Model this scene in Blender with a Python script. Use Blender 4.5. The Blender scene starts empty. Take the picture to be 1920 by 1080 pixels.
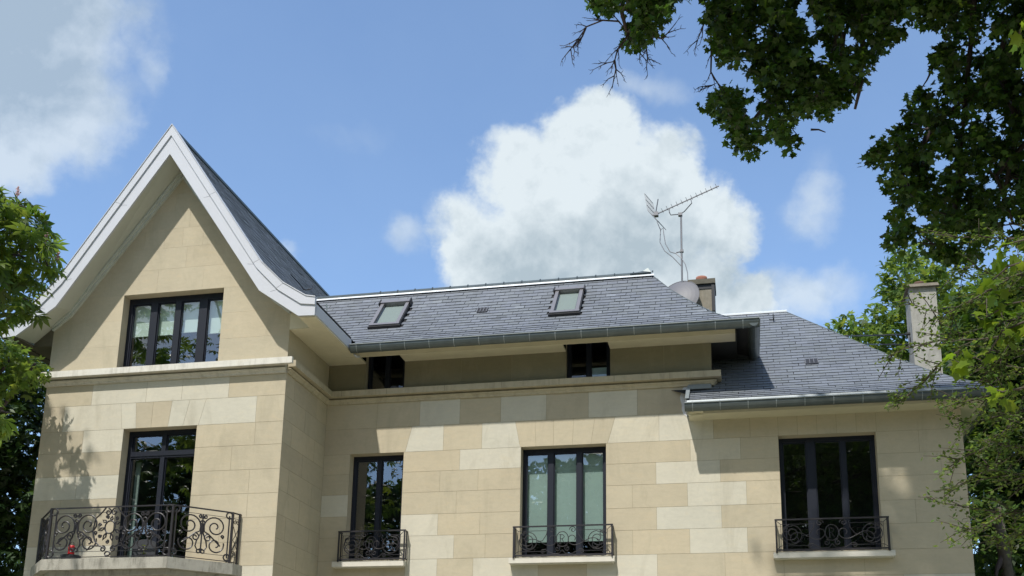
import bpy, math, random
import numpy as np
from mathutils import Vector, Matrix, noise
random.seed(7)
rng = np.random.default_rng(11)
scene = bpy.context.scene

# ------------------------------------------------------------------ camera
YAW, PITCH, ROLL, FPX, PPY = -0.217616607, 0.238401061, 0.0171383, 2007.74, 915.34
CAM = Vector((0.0, 0.0, 1.6))
fw = Vector((math.sin(YAW) * math.cos(PITCH), math.cos(YAW) * math.cos(PITCH), math.sin(PITCH)))
r0 = Vector((math.cos(YAW), -math.sin(YAW), 0.0))
u0_ = r0.cross(fw)
RT = r0 * math.cos(ROLL) + u0_ * math.sin(ROLL)
UP = u0_ * math.cos(ROLL) - r0 * math.sin(ROLL)
cam_data = bpy.data.cameras.new("camera")
cam = bpy.data.objects.new("camera", cam_data)
scene.collection.objects.link(cam)
cam.matrix_world = Matrix(((RT.x, UP.x, -fw.x, CAM.x), (RT.y, UP.y, -fw.y, CAM.y), (RT.z, UP.z, -fw.z, CAM.z), (0, 0, 0, 1)))
cam_data.sensor_width = 36.0
cam_data.lens = 36.0 * FPX / 1920.0
cam_data.shift_y = (PPY - 540.0) / 1920.0
cam_data.clip_start = 0.1
cam_data.clip_end = 3000.0
scene.camera = cam


def ray(px, py):
    return RT * ((px - 960) / FPX) + UP * ((PPY - py) / FPX) + fw


def at(px, py, dist):
    """world point seen in that direction at that distance"""
    return CAM + ray(px, py).normalized() * dist


# ------------------------------------------------------------------ light
SUN = Vector((-0.168, -0.538, 0.826)).normalized()      # towards the sun
sun_elev = math.asin(SUN.z)
world = bpy.data.worlds.new("World")
scene.world = world
world.use_nodes = True
nt = world.node_tree
nt.nodes.clear()


class NG:
    """tiny node-graph helper"""
    def __init__(self, tree):
        self.t = tree

    def n(self, typ, ins=None, **props):
        nd = self.t.nodes.new(typ)
        for k, v in props.items():
            setattr(nd, k, v)
        if ins:
            for k, v in ins.items():
                if hasattr(v, 'is_output'):
                    self.t.links.new(v, nd.inputs[k])
                else:
                    nd.inputs[k].default_value = v
        return nd

    def m(self, op, a, b=None, c=None, clamp=False):
        nd = self.t.nodes.new('ShaderNodeMath')
        nd.operation = op
        nd.use_clamp = clamp
        for i, v in enumerate((a, b, c)):
            if v is None:
                continue
            if hasattr(v, 'is_output'):
                self.t.links.new(v, nd.inputs[i])
            else:
                nd.inputs[i].default_value = v
        return nd.outputs[0]

    def mix(self, fac, a, b, blend='MIX'):
        nd = self.t.nodes.new('ShaderNodeMix')
        nd.data_type = 'RGBA'
        nd.blend_type = blend
        for key, v in (('Factor', fac), ('A', a), ('B', b)):
            sock = [s for s in nd.inputs if s.name == key and (s.type == 'RGBA' if key != 'Factor' else s.type == 'VALUE')][0]
            if hasattr(v, 'is_output'):
                self.t.links.new(v, sock)
            else:
                sock.default_value = v
        return [s for s in nd.outputs if s.type == 'RGBA'][0]


g = NG(nt)
sky = g.n('ShaderNodeTexSky', sky_type='NISHITA', sun_disc=False, sun_elevation=sun_elev,
          sun_rotation=math.atan2(SUN.x, SUN.y), altitude=100.0, air_density=1.0, dust_density=0.6, ozone_density=2.2)
tc = g.n('ShaderNodeTexCoord')
D = tc.outputs['Generated']
# cloud chart: a plane tangent to the sky dome north-north-west of the house, 25 degrees up
caz, cel = math.radians(-12.5), math.radians(26)
CF = Vector((math.sin(caz) * math.cos(cel), math.cos(caz) * math.cos(cel), math.sin(cel)))
CR = Vector((math.cos(caz), -math.sin(caz), 0))
CU = CR.cross(CF)


def dot(v):
    nd = g.n('ShaderNodeVectorMath', {1: tuple(v)}, operation='DOT_PRODUCT')
    nt.links.new(D, nd.inputs[0])
    return nd.outputs['Value']


df = g.m('MAXIMUM', dot(CF), 0.02)
U = g.m('DIVIDE', dot(CR), df)
V = g.m('DIVIDE', dot(CU), df)
uv = g.n('ShaderNodeCombineXYZ', {'X': U, 'Y': V})
n_low = g.n('ShaderNodeTexNoise', {'Vector': uv.outputs[0], 'Scale': 7.0, 'Detail': 9.0, 'Roughness': 0.58, 'Distortion': 0.3})
n_hi = g.n('ShaderNodeTexNoise', {'Vector': uv.outputs[0], 'Scale': 19.0, 'Detail': 9.0, 'Roughness': 0.60, 'Distortion': 0.1})
n_warp = g.n('ShaderNodeTexNoise', {'Vector': uv.outputs[0], 'Scale': 12.0, 'Detail': 5.0, 'Roughness': 0.6})
warp = g.n('ShaderNodeVectorMath', {0: n_warp.outputs['Color'], 1: (0.5, 0.5, 0.5)}, operation='SUBTRACT')
warp2 = g.n('ShaderNodeVectorMath', {0: warp.outputs[0], 'Scale': 0.06}, operation='SCALE')
uvw = g.n('ShaderNodeVectorMath', {0: uv.outputs[0], 1: warp2.outputs[0]}, operation='ADD')
sp = g.n('ShaderNodeSeparateXYZ', {0: uvw.outputs[0]})
UW, VW = sp.outputs[0], sp.outputs[1]


def chart(px, py):
    d = ray(px, py)
    return d.dot(CR) / d.dot(CF), d.dot(CU) / d.dot(CF)


def blobs(lst):
    tot = None
    for (px, py, rx, ry, w) in lst:
        cu, cv = chart(px, py)
        rx, ry = rx / 2000.0, ry / 2000.0
        a = g.m('MULTIPLY', g.m('SUBTRACT', UW, cu), 1 / rx)
        b = g.m('MULTIPLY', g.m('SUBTRACT', VW, cv), 1 / ry)
        q = g.m('ADD', g.m('MULTIPLY', a, a), g.m('MULTIPLY', b, b))
        f = g.m('MULTIPLY', g.m('MAXIMUM', g.m('SUBTRACT', 1.0, q), 0.0), w)
        tot = f if tot is None else g.m('ADD', tot, f)
    return tot


cum = blobs([(980, 440, 190, 140, 1), (1110, 350, 190, 180, 1), (1105, 245, 85, 90, .9), (955, 300, 95, 80, .8),
             (1230, 420, 200, 130, 1), (1275, 300, 55, 90, .75), (1345, 420, 100, 70, .6), (900, 520, 110, 85, .8),
             (1070, 520, 270, 130, 1), (1470, 550, 110, 65, .5), (1330, 560, 140, 80, .55), (1150, 600, 400, 90, .6)])
soft = blobs([(40, 20, 230, 170, .9), (170, 130, 130, 170, .6), (60, 240, 200, 120, .8), (-60, 150, 200, 300, .8),
              (1530, 395, 80, 70, .55), (1545, 320, 60, 70, .35), (1570, 540, 100, 70, .6), (1460, 560, 110, 80, .6), (770, 435, 60, 50, .5), (1235, 160, 105, 45, .55),
              (548, 472, 40, 32, .55), (285, 70, 40, 130, .30), (640, 262, 130, 30, .18), (1150, 130, 40, 60, .2),
              (-500, 300, 420, 260, .8), (-300, -300, 500, 200, .5), (2300, 300, 380, 260, .9), (2500, -300, 500, 240, .7)])
lowc = g.m('SUBTRACT', n_low.outputs['Fac'], 0.5)
hic = g.m('SUBTRACT', n_hi.outputs['Fac'], 0.5)
fc = g.m('ADD', cum, g.m('ADD', g.m('MULTIPLY', lowc, 1.5), g.m('MULTIPLY', hic, 1.9)))
uv_off = g.n('ShaderNodeVectorMath', {0: uv.outputs[0], 1: (-0.004, 0.011, 0.0)}, operation='ADD')
n_off = g.n('ShaderNodeTexNoise', {'Vector': uv_off.outputs[0], 'Scale': 19.0, 'Detail': 9.0, 'Roughness': 0.60, 'Distortion': 0.1})
relief = g.m('MULTIPLY', g.m('SUBTRACT', n_off.outputs['Fac'], n_hi.outputs['Fac']), 2.6)
gate_c = g.m('MULTIPLY', cum, 4.0, clamp=True)
mr = g.n('ShaderNodeMapRange', {'Value': fc, 'From Min': 0.12, 'From Max': 0.92}, interpolation_type='SMOOTHSTEP')
ac = g.m('MULTIPLY', mr.outputs[0], gate_c)
fs = g.m('ADD', soft, g.m('MULTIPLY', lowc, 1.3))
mr2 = g.n('ShaderNodeMapRange', {'Value': g.m('ADD', fs, g.m('MULTIPLY', hic, 0.5)), 'From Min': 0.1, 'From Max': 0.95}, interpolation_type='SMOOTHSTEP')
gate_s = g.m('MULTIPLY', soft, 3.0, clamp=True)
as_ = g.m('MULTIPLY', g.m('MULTIPLY', mr2.outputs[0], gate_s), 0.72)
# a scattered cumulus field over the rest of the sky (it lights the place and shows in the window panes)
n_far = g.n('ShaderNodeTexNoise', {'Vector': D, 'Scale': 2.4, 'Detail': 8.0, 'Roughness': 0.55})
mr3 = g.n('ShaderNodeMapRange', {'Value': n_far.outputs['Fac'], 'From Min': 0.42, 'From Max': 0.58}, interpolation_type='SMOOTHSTEP')
back = g.n('ShaderNodeMapRange', {'Value': dot(CF), 'From Min': 0.35, 'From Max': 0.1})
af = g.m('MULTIPLY', mr3.outputs[0], back.outputs[0])
alpha = g.m('MAXIMUM', g.m('MAXIMUM', ac, as_), af)
# thick middle and base of the cloud let less light through
thick = blobs([(1120, 480, 260, 120, 1), (1190, 420, 150, 120, .5), (960, 500, 120, 80, .5), (40, 60, 260, 160, 1.3), (100, 200, 180, 100, .6), (1350, 500, 120, 60, .4)])
thick = g.m('MULTIPLY', g.m('ADD', thick, g.m('ADD', g.m('MULTIPLY', lowc, 2.6), g.m('ADD', g.m('MULTIPLY', hic, 0.6), relief))), 0.85, clamp=True)
ccol = g.mix(thick, (0.545, 0.605, 0.64, 1), (0.32, 0.39, 0.44, 1))
skyc = g.n('ShaderNodeVectorMath', {0: sky.outputs[0], 'Scale': 0.15}, operation='SCALE')
tint = g.mix(g.m('ADD', 0.02, g.m('MULTIPLY', n_low.outputs['Fac'], 0.09)), g.mix(1.0, skyc.outputs[0], (0.96, 1.03, 1.08, 1), 'MULTIPLY'), (0.48, 0.62, 0.74, 1))
CLOUD_GAIN = 1.0
cg = g.n('ShaderNodeVectorMath', {0: ccol, 'Scale': CLOUD_GAIN}, operation='SCALE')
fin = g.mix(alpha, tint, cg.outputs[0])
bg = g.n('ShaderNodeBackground', {'Color': fin, 'Strength': 1.0})
out = g.n('ShaderNodeOutputWorld', {'Surface': bg.outputs[0]})

sl = bpy.data.lights.new("sun", 'SUN')
sl.energy = 3.5
sl.angle = math.radians(0.9)
sl.color = (1.0, 0.955, 0.88)
sun = bpy.data.objects.new("sun", sl)
scene.collection.objects.link(sun)
sun.rotation_euler = (-SUN).to_track_quat('-Z', 'Y').to_euler()
sun.location = SUN * 60

vs = scene.view_settings
vs.view_transform = 'Standard'
vs.look = 'None'
vs.gamma = 1.0
vs.exposure = 0.5
vs.use_curve_mapping = False
scene.cycles.max_bounces = 8
scene.cycles.transparent_max_bounces = 16


# ------------------------------------------------------------------ mesh helpers
class MB:
    """collects faces, each with a material slot and a colour, and links them as ONE mesh object"""
    def __init__(self):
        self.v, self.f, self.mi, self.c = [], [], [], []

    def face(self, pts, mi=0, c=(1, 1, 1)):
        b = len(self.v)
        self.v.extend([tuple(p) for p in pts])
        self.f.append(tuple(range(b, b + len(pts))))
        self.mi.append(mi)
        self.c.append(c)

    def hexa(self, p, mi=0, c=(1, 1, 1)):
        """8 corners: bottom ring 0-3, top ring 4-7"""
        for q in ((3, 2, 1, 0), (4, 5, 6, 7), (0, 1, 5, 4), (1, 2, 6, 5), (2, 3, 7, 6), (3, 0, 4, 7)):
            self.face([p[i] for i in q], mi, c)

    def box(self, x0, x1, y0, y1, z0, z1, mi=0, c=(1, 1, 1)):
        self.hexa([(x0, y0, z0), (x1, y0, z0), (x1, y1, z0), (x0, y1, z0), (x0, y0, z1), (x1, y0, z1), (x1, y1, z1), (x0, y1, z1)], mi, c)

    def prism(self, poly, z0, z1, mi=0, c=(1, 1, 1)):
        """vertical prism over an xy polygon (counter-clockwise)"""
        n = len(poly)
        self.face([(x, y, z1) for x, y in poly], mi, c)
        self.face([(x, y, z0) for x, y in reversed(poly)], mi, c)
        for i in range(n):
            a, b = poly[i], poly[(i + 1) % n]
            self.face([(a[0], a[1], z0), (b[0], b[1], z0), (b[0], b[1], z1), (a[0], a[1], z1)], mi, c)

    def tube(self, path, r, seg=6, mi=0, c=(1, 1, 1), cap=True):
        path = [Vector(p) for p in path]
        n = len(path)
        rr = r if isinstance(r, (list, tuple)) else [r] * n
        rings = []
        prev = None
        for i in range(n):
            t = (path[min(i + 1, n - 1)] - path[max(i - 1, 0)])
            if t.length < 1e-9:
                t = Vector((0, 0, 1))
            t.normalize()
            if prev is None:
                a = Vector((0, 0, 1)) if abs(t.z) < 0.9 else Vector((1, 0, 0))
                nrm = t.cross(a).normalized()
            else:
                nrm = (prev - t * prev.dot(t))
                nrm = nrm.normalized() if nrm.length > 1e-6 else t.orthogonal().normalized()
            prev = nrm
            bn = t.cross(nrm)
            b = len(self.v)
            for k in range(seg):
                a = 2 * math.pi * k / seg + math.pi / seg
                self.v.append(tuple(path[i] + (nrm * math.cos(a) + bn * math.sin(a)) * rr[i]))
            rings.append(b)
        for i in range(n - 1):
            for k in range(seg):
                k2 = (k + 1) % seg
                self.f.append((rings[i] + k, rings[i] + k2, rings[i + 1] + k2, rings[i + 1] + k))
                self.mi.append(mi)
                self.c.append(c)
        if cap:
            self.f.append(tuple(rings[0] + k for k in reversed(range(seg))))
            self.f.append(tuple(rings[-1] + k for k in range(seg)))
            self.mi += [mi, mi]
            self.c += [c, c]

    def lathe(self, prof, cx, cy, seg=20, mi=0, c=(1, 1, 1)):
        b = len(self.v)
        for (r, z) in prof:
            for k in range(seg):
                a = 2 * math.pi * k / seg
                self.v.append((cx + r * math.cos(a), cy + r * math.sin(a), z))
        for i in range(len(prof) - 1):
            for k in range(seg):
                k2 = (k + 1) % seg
                self.f.append((b + i * seg + k, b + i * seg + k2, b + (i + 1) * seg + k2, b + (i + 1) * seg + k))
                self.mi.append(mi)
                self.c.append(c)

    def build(self, name, mats, parent=None, smooth=False, label=None):
        me = bpy.data.meshes.new(name)
        me.from_pydata(self.v, [], self.f)
        if not isinstance(mats, (list, tuple)):
            mats = [mats]
        for m in mats:
            me.materials.append(m)
        me.polygons.foreach_set('material_index', self.mi)
        if smooth:
            me.polygons.foreach_set('use_smooth', [True] * len(self.f))
        at_ = me.color_attributes.new('tone', 'FLOAT_COLOR', 'CORNER')
        buf = []
        for f, c in zip(self.f, self.c):
            buf.extend((c[0], c[1], c[2], 1.0) * len(f))
        at_.data.foreach_set('color', buf)
        me.update()
        o = bpy.data.objects.new(name, me)
        scene.collection.objects.link(o)
        if parent is not None:
            o.parent = parent
        if label:
            o['label'] = label
        return o


def empty(name, loc=(0, 0, 0)):
    o = bpy.data.objects.new(name, None)
    scene.collection.objects.link(o)
    o.location = loc
    return o


def tag(o, label=None, cat=None, group=None, kind=None):
    if label: o['label'] = label
    if cat: o['category'] = cat
    if group: o['group'] = group
    if kind: o['kind'] = kind
    return o


# ------------------------------------------------------------------ materials
def mat(name):
    m = bpy.data.materials.new(name)
    m.use_nodes = True
    t = m.node_tree
    t.nodes.clear()
    G = NG(t)
    return m, G


def finish(G, shader):
    G.n('ShaderNodeOutputMaterial', {'Surface': shader})


def simple(name, col, rough=0.5, metal=0.0, vary=0.12, scale=6.0, bump=0.0, bscale=60.0, attr=False, spec=0.5, grime=0.0):
    m, G = mat(name)
    tc = G.n('ShaderNodeTexCoord')
    nz = G.n('ShaderNodeTexNoise', {'Vector': tc.outputs['Object'], 'Scale': scale, 'Detail': 6.0, 'Roughness': 0.6})
    f = G.m('ADD', G.m('MULTIPLY', G.m('SUBTRACT', nz.outputs['Fac'], 0.5), vary * 4), 1.0)
    base = (*col, 1)
    if attr:
        a = G.n('ShaderNodeAttribute', attribute_name='tone')
        base = G.mix(1.0, (*col, 1), a.outputs['Color'], 'MULTIPLY')
    vv = G.n('ShaderNodeCombineXYZ', {'X': f, 'Y': f, 'Z': f})
    c = G.mix(1.0, base, vv.outputs[0], 'MULTIPLY')
    if grime > 0:
        mp = G.n('ShaderNodeMapping', {'Vector': tc.outputs['Object'], 'Scale': (3.0, 3.0, 0.8)})
        n2 = G.n('ShaderNodeTexNoise', {'Vector': mp.outputs[0], 'Scale': 2.6, 'Detail': 8.0, 'Roughness': 0.7})
        r = G.n('ShaderNodeMapRange', {'Value': n2.outputs['Fac'], 'From Min': 0.48, 'From Max': 0.72})
        c = G.mix(G.m('MULTIPLY', r.outputs[0], grime), c, (0.07, 0.065, 0.05, 1))
    p = G.n('ShaderNodeBsdfPrincipled', {'Base Color': c, 'Roughness': rough, 'Metallic': metal, 'Specular IOR Level': spec})
    if bump > 0:
        n3 = G.n('ShaderNodeTexNoise', {'Vector': tc.outputs['Object'], 'Scale': bscale, 'Detail': 4.0})
        b = G.n('ShaderNodeBump', {'Height': n3.outputs['Fac'], 'Strength': bump, 'Distance': 0.01})
        t_ = G.t
        t_.links.new(b.outputs[0], p.inputs['Normal'])
    finish(G, p.outputs[0])
    return m


def stone_mat(name, stain=0.0):
    m, G = mat(name)
    tc = G.n('ShaderNodeTexCoord')
    a = G.n('ShaderNodeAttribute', attribute_name='tone')
    P = tc.outputs['Object']
    n1 = G.n('ShaderNodeTexNoise', {'Vector': P, 'Scale': 1.1, 'Detail': 5.0, 'Roughness': 0.6})
    n2 = G.n('ShaderNodeTexNoise', {'Vector': P, 'Scale': 9.0, 'Detail': 8.0, 'Roughness': 0.68, 'Distortion': 1.2})
    mp = G.n('ShaderNodeMapping', {'Vector': P, 'Scale': (2.0, 2.0, 7.0), 'Rotation': (0, 0.25, 0)})
    n3 = G.n('ShaderNodeTexNoise', {'Vector': mp.outputs[0], 'Scale': 2.2, 'Detail': 6.0, 'Roughness': 0.62, 'Distortion': 0.8})
    f = G.m('ADD', 1.0, G.m('MULTIPLY', G.m('SUBTRACT', n1.outputs['Fac'], 0.5), 0.22))
    f = G.m('ADD', f, G.m('MULTIPLY', G.m('SUBTRACT', n2.outputs['Fac'], 0.5), 0.16))
    f = G.m('ADD', f, G.m('MULTIPLY', G.m('SUBTRACT', n3.outputs['Fac'], 0.5), 0.20))
    vv = G.n('ShaderNodeCombineXYZ', {'X': f, 'Y': f, 'Z': f})
    c = G.mix(1.0, a.outputs['Color'], vv.outputs[0], 'MULTIPLY')
    # warm rust-ish veining
    w = G.n('ShaderNodeMapRange', {'Value': n3.outputs['Fac'], 'From Min': 0.54, 'From Max': 0.75})
    c = G.mix(G.m('MULTIPLY', w.outputs[0], 0.35), c, G.mix(1.0, c, (1.02, 0.93, 0.80, 1), 'MULTIPLY'))
    # hairline veins and small chips
    vo = G.n('ShaderNodeTexVoronoi', {'Vector': P, 'Scale': 26.0}, feature='F1')
    chip = G.n('ShaderNodeMapRange', {'Value': vo.outputs['Distance'], 'From Min': 0.05, 'From Max': 0.02})
    c = G.mix(G.m('MULTIPLY', chip.outputs[0], 0.25), c, (0.16, 0.13, 0.09, 1))
    if stain > 0:
        mp2 = G.n('ShaderNodeMapping', {'Vector': P, 'Scale': (5.0, 5.0, 1.2)})
        ns = G.n('ShaderNodeTexNoise', {'Vector': mp2.outputs[0], 'Scale': 1.8, 'Detail': 8.0, 'Roughness': 0.7})
        rs_ = G.n('ShaderNodeMapRange', {'Value': ns.outputs['Fac'], 'From Min': 0.47, 'From Max': 0.70})
        c = G.mix(G.m('MULTIPLY', rs_.outputs[0], stain), c, (0.17, 0.15, 0.105, 1))
    else:
        mp2 = G.n('ShaderNodeMapping', {'Vector': P, 'Scale': (1.6, 1.6, 0.55)})
        ns = G.n('ShaderNodeTexNoise', {'Vector': mp2.outputs[0], 'Scale': 1.3, 'Detail': 9.0, 'Roughness': 0.68, 'Distortion': 0.7})
        rs_ = G.n('ShaderNodeMapRange', {'Value': ns.outputs['Fac'], 'From Min': 0.52, 'From Max': 0.72})
        c = G.mix(G.m('MULTIPLY', rs_.outputs[0], 0.42), c, (0.31, 0.28, 0.205, 1))
    p = G.n('ShaderNodeBsdfPrincipled', {'Base Color': c, 'Roughness': 0.88, 'Specular IOR Level': 0.25})
    n4 = G.n('ShaderNodeTexNoise', {'Vector': P, 'Scale': 70.0, 'Detail': 5.0})
    hh = G.m('ADD', n4.outputs['Fac'], G.m('MULTIPLY', n2.outputs['Fac'], 1.5))
    b = G.n('ShaderNodeBump', {'Height': hh, 'Strength': 0.35, 'Distance': 0.004})
    G.t.links.new(b.outputs[0], p.inputs['Normal'])
    finish(G, p.outputs[0])
    return m


def slate_mat(name):
    m, G = mat(name)
    tc = G.n('ShaderNodeTexCoord')
    a = G.n('ShaderNodeAttribute', attribute_name='tone')
    P = tc.outputs['Object']
    n2 = G.n('ShaderNodeTexNoise', {'Vector': P, 'Scale': 14.0, 'Detail': 7.0, 'Roughness': 0.65})
    n1 = G.n('ShaderNodeTexNoise', {'Vector': P, 'Scale': 0.7, 'Detail': 4.0})
    f = G.m('ADD', 0.86, G.m('MULTIPLY', n2.outputs['Fac'], 0.28))
    f = G.m('MULTIPLY', f, G.m('ADD', 0.75, G.m('MULTIPLY', n1.outputs['Fac'], 0.50)))
    vv = G.n('ShaderNodeCombineXYZ', {'X': f, 'Y': f, 'Z': f})
    c = G.mix(1.0, a.outputs['Color'], vv.outputs[0], 'MULTIPLY')
    nl = G.n('ShaderNodeTexNoise', {'Vector': P, 'Scale': 5.0, 'Detail': 9.0, 'Roughness': 0.75})
    li = G.n('ShaderNodeMapRange', {'Value': nl.outputs['Fac'], 'From Min': 0.62, 'From Max': 0.72})
    c = G.mix(G.m('MULTIPLY', li.outputs[0], 0.35), c, (0.27, 0.275, 0.25, 1))
    p = G.n('ShaderNodeBsdfPrincipled', {'Base Color': c, 'Roughness': 0.52, 'Specular IOR Level': 0.45})
    b = G.n('ShaderNodeBump', {'Height': n2.outputs['Fac'], 'Strength': 0.4, 'Distance': 0.004})
    G.t.links.new(b.outputs[0], p.inputs['Normal'])
    finish(G, p.outputs[0])
    return m


def glass_mat(name, boost=1.0, tint=(0.95, 0.985, 0.97)):
    m, G = mat(name)
    geo = G.n('ShaderNodeNewGeometry')
    lw = G.n('ShaderNodeFresnel', {'IOR': G.m('ADD', 1.52, G.m('MULTIPLY', geo.outputs['Backfacing'], 1 / 1.52 - 1.52))})
    fac = G.m('ADD', G.m('MULTIPLY', lw.outputs[0], 1.9 * boost), 0.03, clamp=True)
    tr = G.n('ShaderNodeBsdfTransparent', {'Color': (*tint, 1)})
    tc = G.n('ShaderNodeTexCoord')
    nz = G.n('ShaderNodeTexNoise', {'Vector': tc.outputs['Object'], 'Scale': 1.7, 'Detail': 1.0})
    b = G.n('ShaderNodeBump', {'Height': nz.outputs['Fac'], 'Strength': 0.05, 'Distance': 0.03})
    gl = G.n('ShaderNodeBsdfGlossy', {'Color': (0.95, 0.97, 1.0, 1), 'Roughness': 0.0, 'Normal': b.outputs[0]})
    mx = G.n('ShaderNodeMixShader', {0: fac, 1: tr.outputs[0], 2: gl.outputs[0]})
    finish(G, mx.outputs[0])
    return m


def leaf_mat(name, col, trans=0.4, rough=0.5, tcol=None):
    m, G = mat(name)
    a = G.n('ShaderNodeAttribute', attribute_name='tone')
    c = G.mix(1.0, (*col, 1), a.outputs['Color'], 'MULTIPLY')
    tcol = tcol or (col[0] * 1.9, col[1] * 1.7, col[2] * 0.7)
    c2 = G.mix(1.0, (*tcol, 1), a.outputs['Color'], 'MULTIPLY')
    p = G.n('ShaderNodeBsdfPrincipled', {'Base Color': c, 'Roughness': rough, 'Specular IOR Level': 0.35})
    t = G.n('ShaderNodeBsdfTranslucent', {'Color': c2})
    mx = G.n('ShaderNodeMixShader', {0: trans, 1: p.outputs[0], 2: t.outputs[0]})
    finish(G, mx.outputs[0])
    return m


M_stone = stone_mat('limestone')
M_cornice = stone_mat('weathered_limestone', 0.38)
M_mortar = simple('mortar', (0.30, 0.26, 0.185), 0.95, vary=0.1)
M_slate = slate_mat('slate')
M_under = simple('slate_underlay', (0.022, 0.024, 0.028), 0.9)
M_zinc = simple('weathered_zinc', (0.095, 0.115, 0.12), 0.36, metal=0.35, vary=0.22, scale=5.0)
M_zinc_new = simple('bright_zinc', (0.68, 0.71, 0.73), 0.42, metal=0.25, vary=0.1, scale=4.0)
M_zinc_mid = simple('zinc_flashing', (0.27, 0.30, 0.315), 0.45, metal=0.25, vary=0.2, scale=3.0)
M_white = simple('white_paint', (0.53, 0.545, 0.59), 0.45, vary=0.03, scale=3.0)
M_soffit = simple('cream_soffit_paint', (0.64, 0.59, 0.45), 0.6, vary=0.07, scale=4.0)
M_soffit_g = simple('grey_green_soffit_paint', (0.52, 0.53, 0.47), 0.6, vary=0.05, scale=4.0)
M_frame = simple('dark_blue_aluminium', (0.011, 0.014, 0.024), 0.5, vary=0.05, spec=0.3)
M_iron = simple('black_wrought_iron', (0.022, 0.020, 0.024), 0.42, vary=0.1)
M_glass = glass_mat('window_glass', 1.8)
M_glass_shade = glass_mat('attic_glass', 0.6, (0.8, 0.83, 0.86))
M_room = simple('dark_room', (0.035, 0.035, 0.035), 0.9)
M_blind = simple('pale_green_blind', (0.52, 0.62, 0.58), 0.85, vary=0.03)
M_blind2 = simple('teal_grey_blind', (0.30, 0.40, 0.375), 0.85, vary=0.05, scale=2.5)
M_sky_pane = glass_mat('skylight_glass', 0.35)
M_render = simple('rough_render', (0.26, 0.235, 0.185), 0.95, vary=0.2, scale=9.0, bump=0.6, grime=0.35)
M_concrete = simple('weathered_concrete', (0.36, 0.345, 0.30), 0.92, vary=0.12, scale=7.0, bump=0.4, grime=0.75)
M_sill = simple('pale_sill_stone', (0.62, 0.59, 0.52), 0.8, vary=0.06, scale=5.0, grime=0.10)
M_pot = simple('terracotta', (0.30, 0.13, 0.09), 0.85, vary=0.2)
M_dark = simple('dark_metal', (0.02, 0.02, 0.023), 0.5)
M_galv = simple('galvanised_steel', (0.19, 0.19, 0.20), 0.45, metal=0.6, vary=0.1)
M_dish = simple('grey_dish_paint', (0.13, 0.13, 0.145), 0.55, vary=0.04)
M_bark = simple('bark', (0.075, 0.062, 0.048), 0.95, vary=0.35, scale=12.0, bump=0.8, bscale=25.0)
M_twig = simple('twig_bark', (0.06, 0.045, 0.045), 0.9, vary=0.2)
M_red = simple('red_lacquer', (0.50, 0.012, 0.016), 0.35)
M_greyplastic = simple('grey_plastic', (0.035, 0.038, 0.045), 0.6)
M_whitebox = simple('pale_blue_card', (0.55, 0.72, 0.76), 0.7)
M_patch = simple('cement_patch', (0.60, 0.60, 0.62), 0.95, vary=0.15, scale=12.0)

CREAM = (0.475, 0.418, 0.308)
TAN = (0.452, 0.398, 0.297)
PALE = (0.54, 0.512, 0.425)
PALE2 = (0.53, 0.49, 0.39)


def jit(c, k=0.028):
    s = 1 + random.uniform(-k, k)
    w = random.uniform(-k * 0.35, k * 0.35)
    return (c[0] * (s + w), c[1] * s, c[2] * (s - w))


# ------------------------------------------------------------------ the house
MAIN, FRONT = 17.0, 15.25          # facade planes (y)
XL, XI, XR = -11.53, -7.146, 3.37  # left wing's left edge, inner corner, right corner
XA = -0.42                         # right end of the attic storey
JH = 0.0024                        # half joint
house = empty('stone_house', (-4.0, 17.0, 0.0))
house.location = (0, 0, 0)
tag(house, 'two-storey limestone house with a steep white-edged gable, slate roofs and iron balconies', 'house')


JSCALE = [1.0]


def block(mb, quad, to3, c):
    """quad: 4 (u,z) corners ccw from lower left; to3(u,z,depth) gives the wall point"""
    mb.face([to3(u, z, 0.003) for u, z in quad], 1)
    (a, b, cc, d) = quad
    j = JH * JSCALE[0]
    q = [(a[0] + j, a[1] + j), (b[0] - j, b[1] + j), (cc[0] - j, cc[1] - j), (d[0] + j, d[1] - j)]
    if q[1][0] <= q[0][0] or q[2][1] <= q[1][1]:
        return
    mb.face([to3(u, z, 0.0) for u, z in q], 0, c)
    for i in range(4):
        p, r = q[i], q[(i + 1) % 4]
        mb.face([to3(p[0], p[1], 0.0), to3(p[0], p[1], 0.003), to3(r[0], r[1], 0.003), to3(r[0], r[1], 0.0)], 0, c)


def course(mb, z0, z1, brk, tones, to3):
    """brk: joint positions, a number or (bottom, top) for slanted joints; tones: colour or None for an opening"""
    for i, t in enumerate(tones):
        if t is None:
            continue
        a, b = brk[i], brk[i + 1]
        a0, a1 = a if isinstance(a, tuple) else (a, a)
        b0, b1 = b if isinstance(b, tuple) else (b, b)
        block(mb, [(a0, z0), (b0, z0), (b1, z1), (a1, z1)], to3, jit(t))


C_, P_, Q_, T_, N_ = CREAM, PALE, PALE2, TAN, None
fm = lambda u, z, d: (u, MAIN + d, z)
ff = lambda u, z, d: (u, FRONT + d, z)
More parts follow.
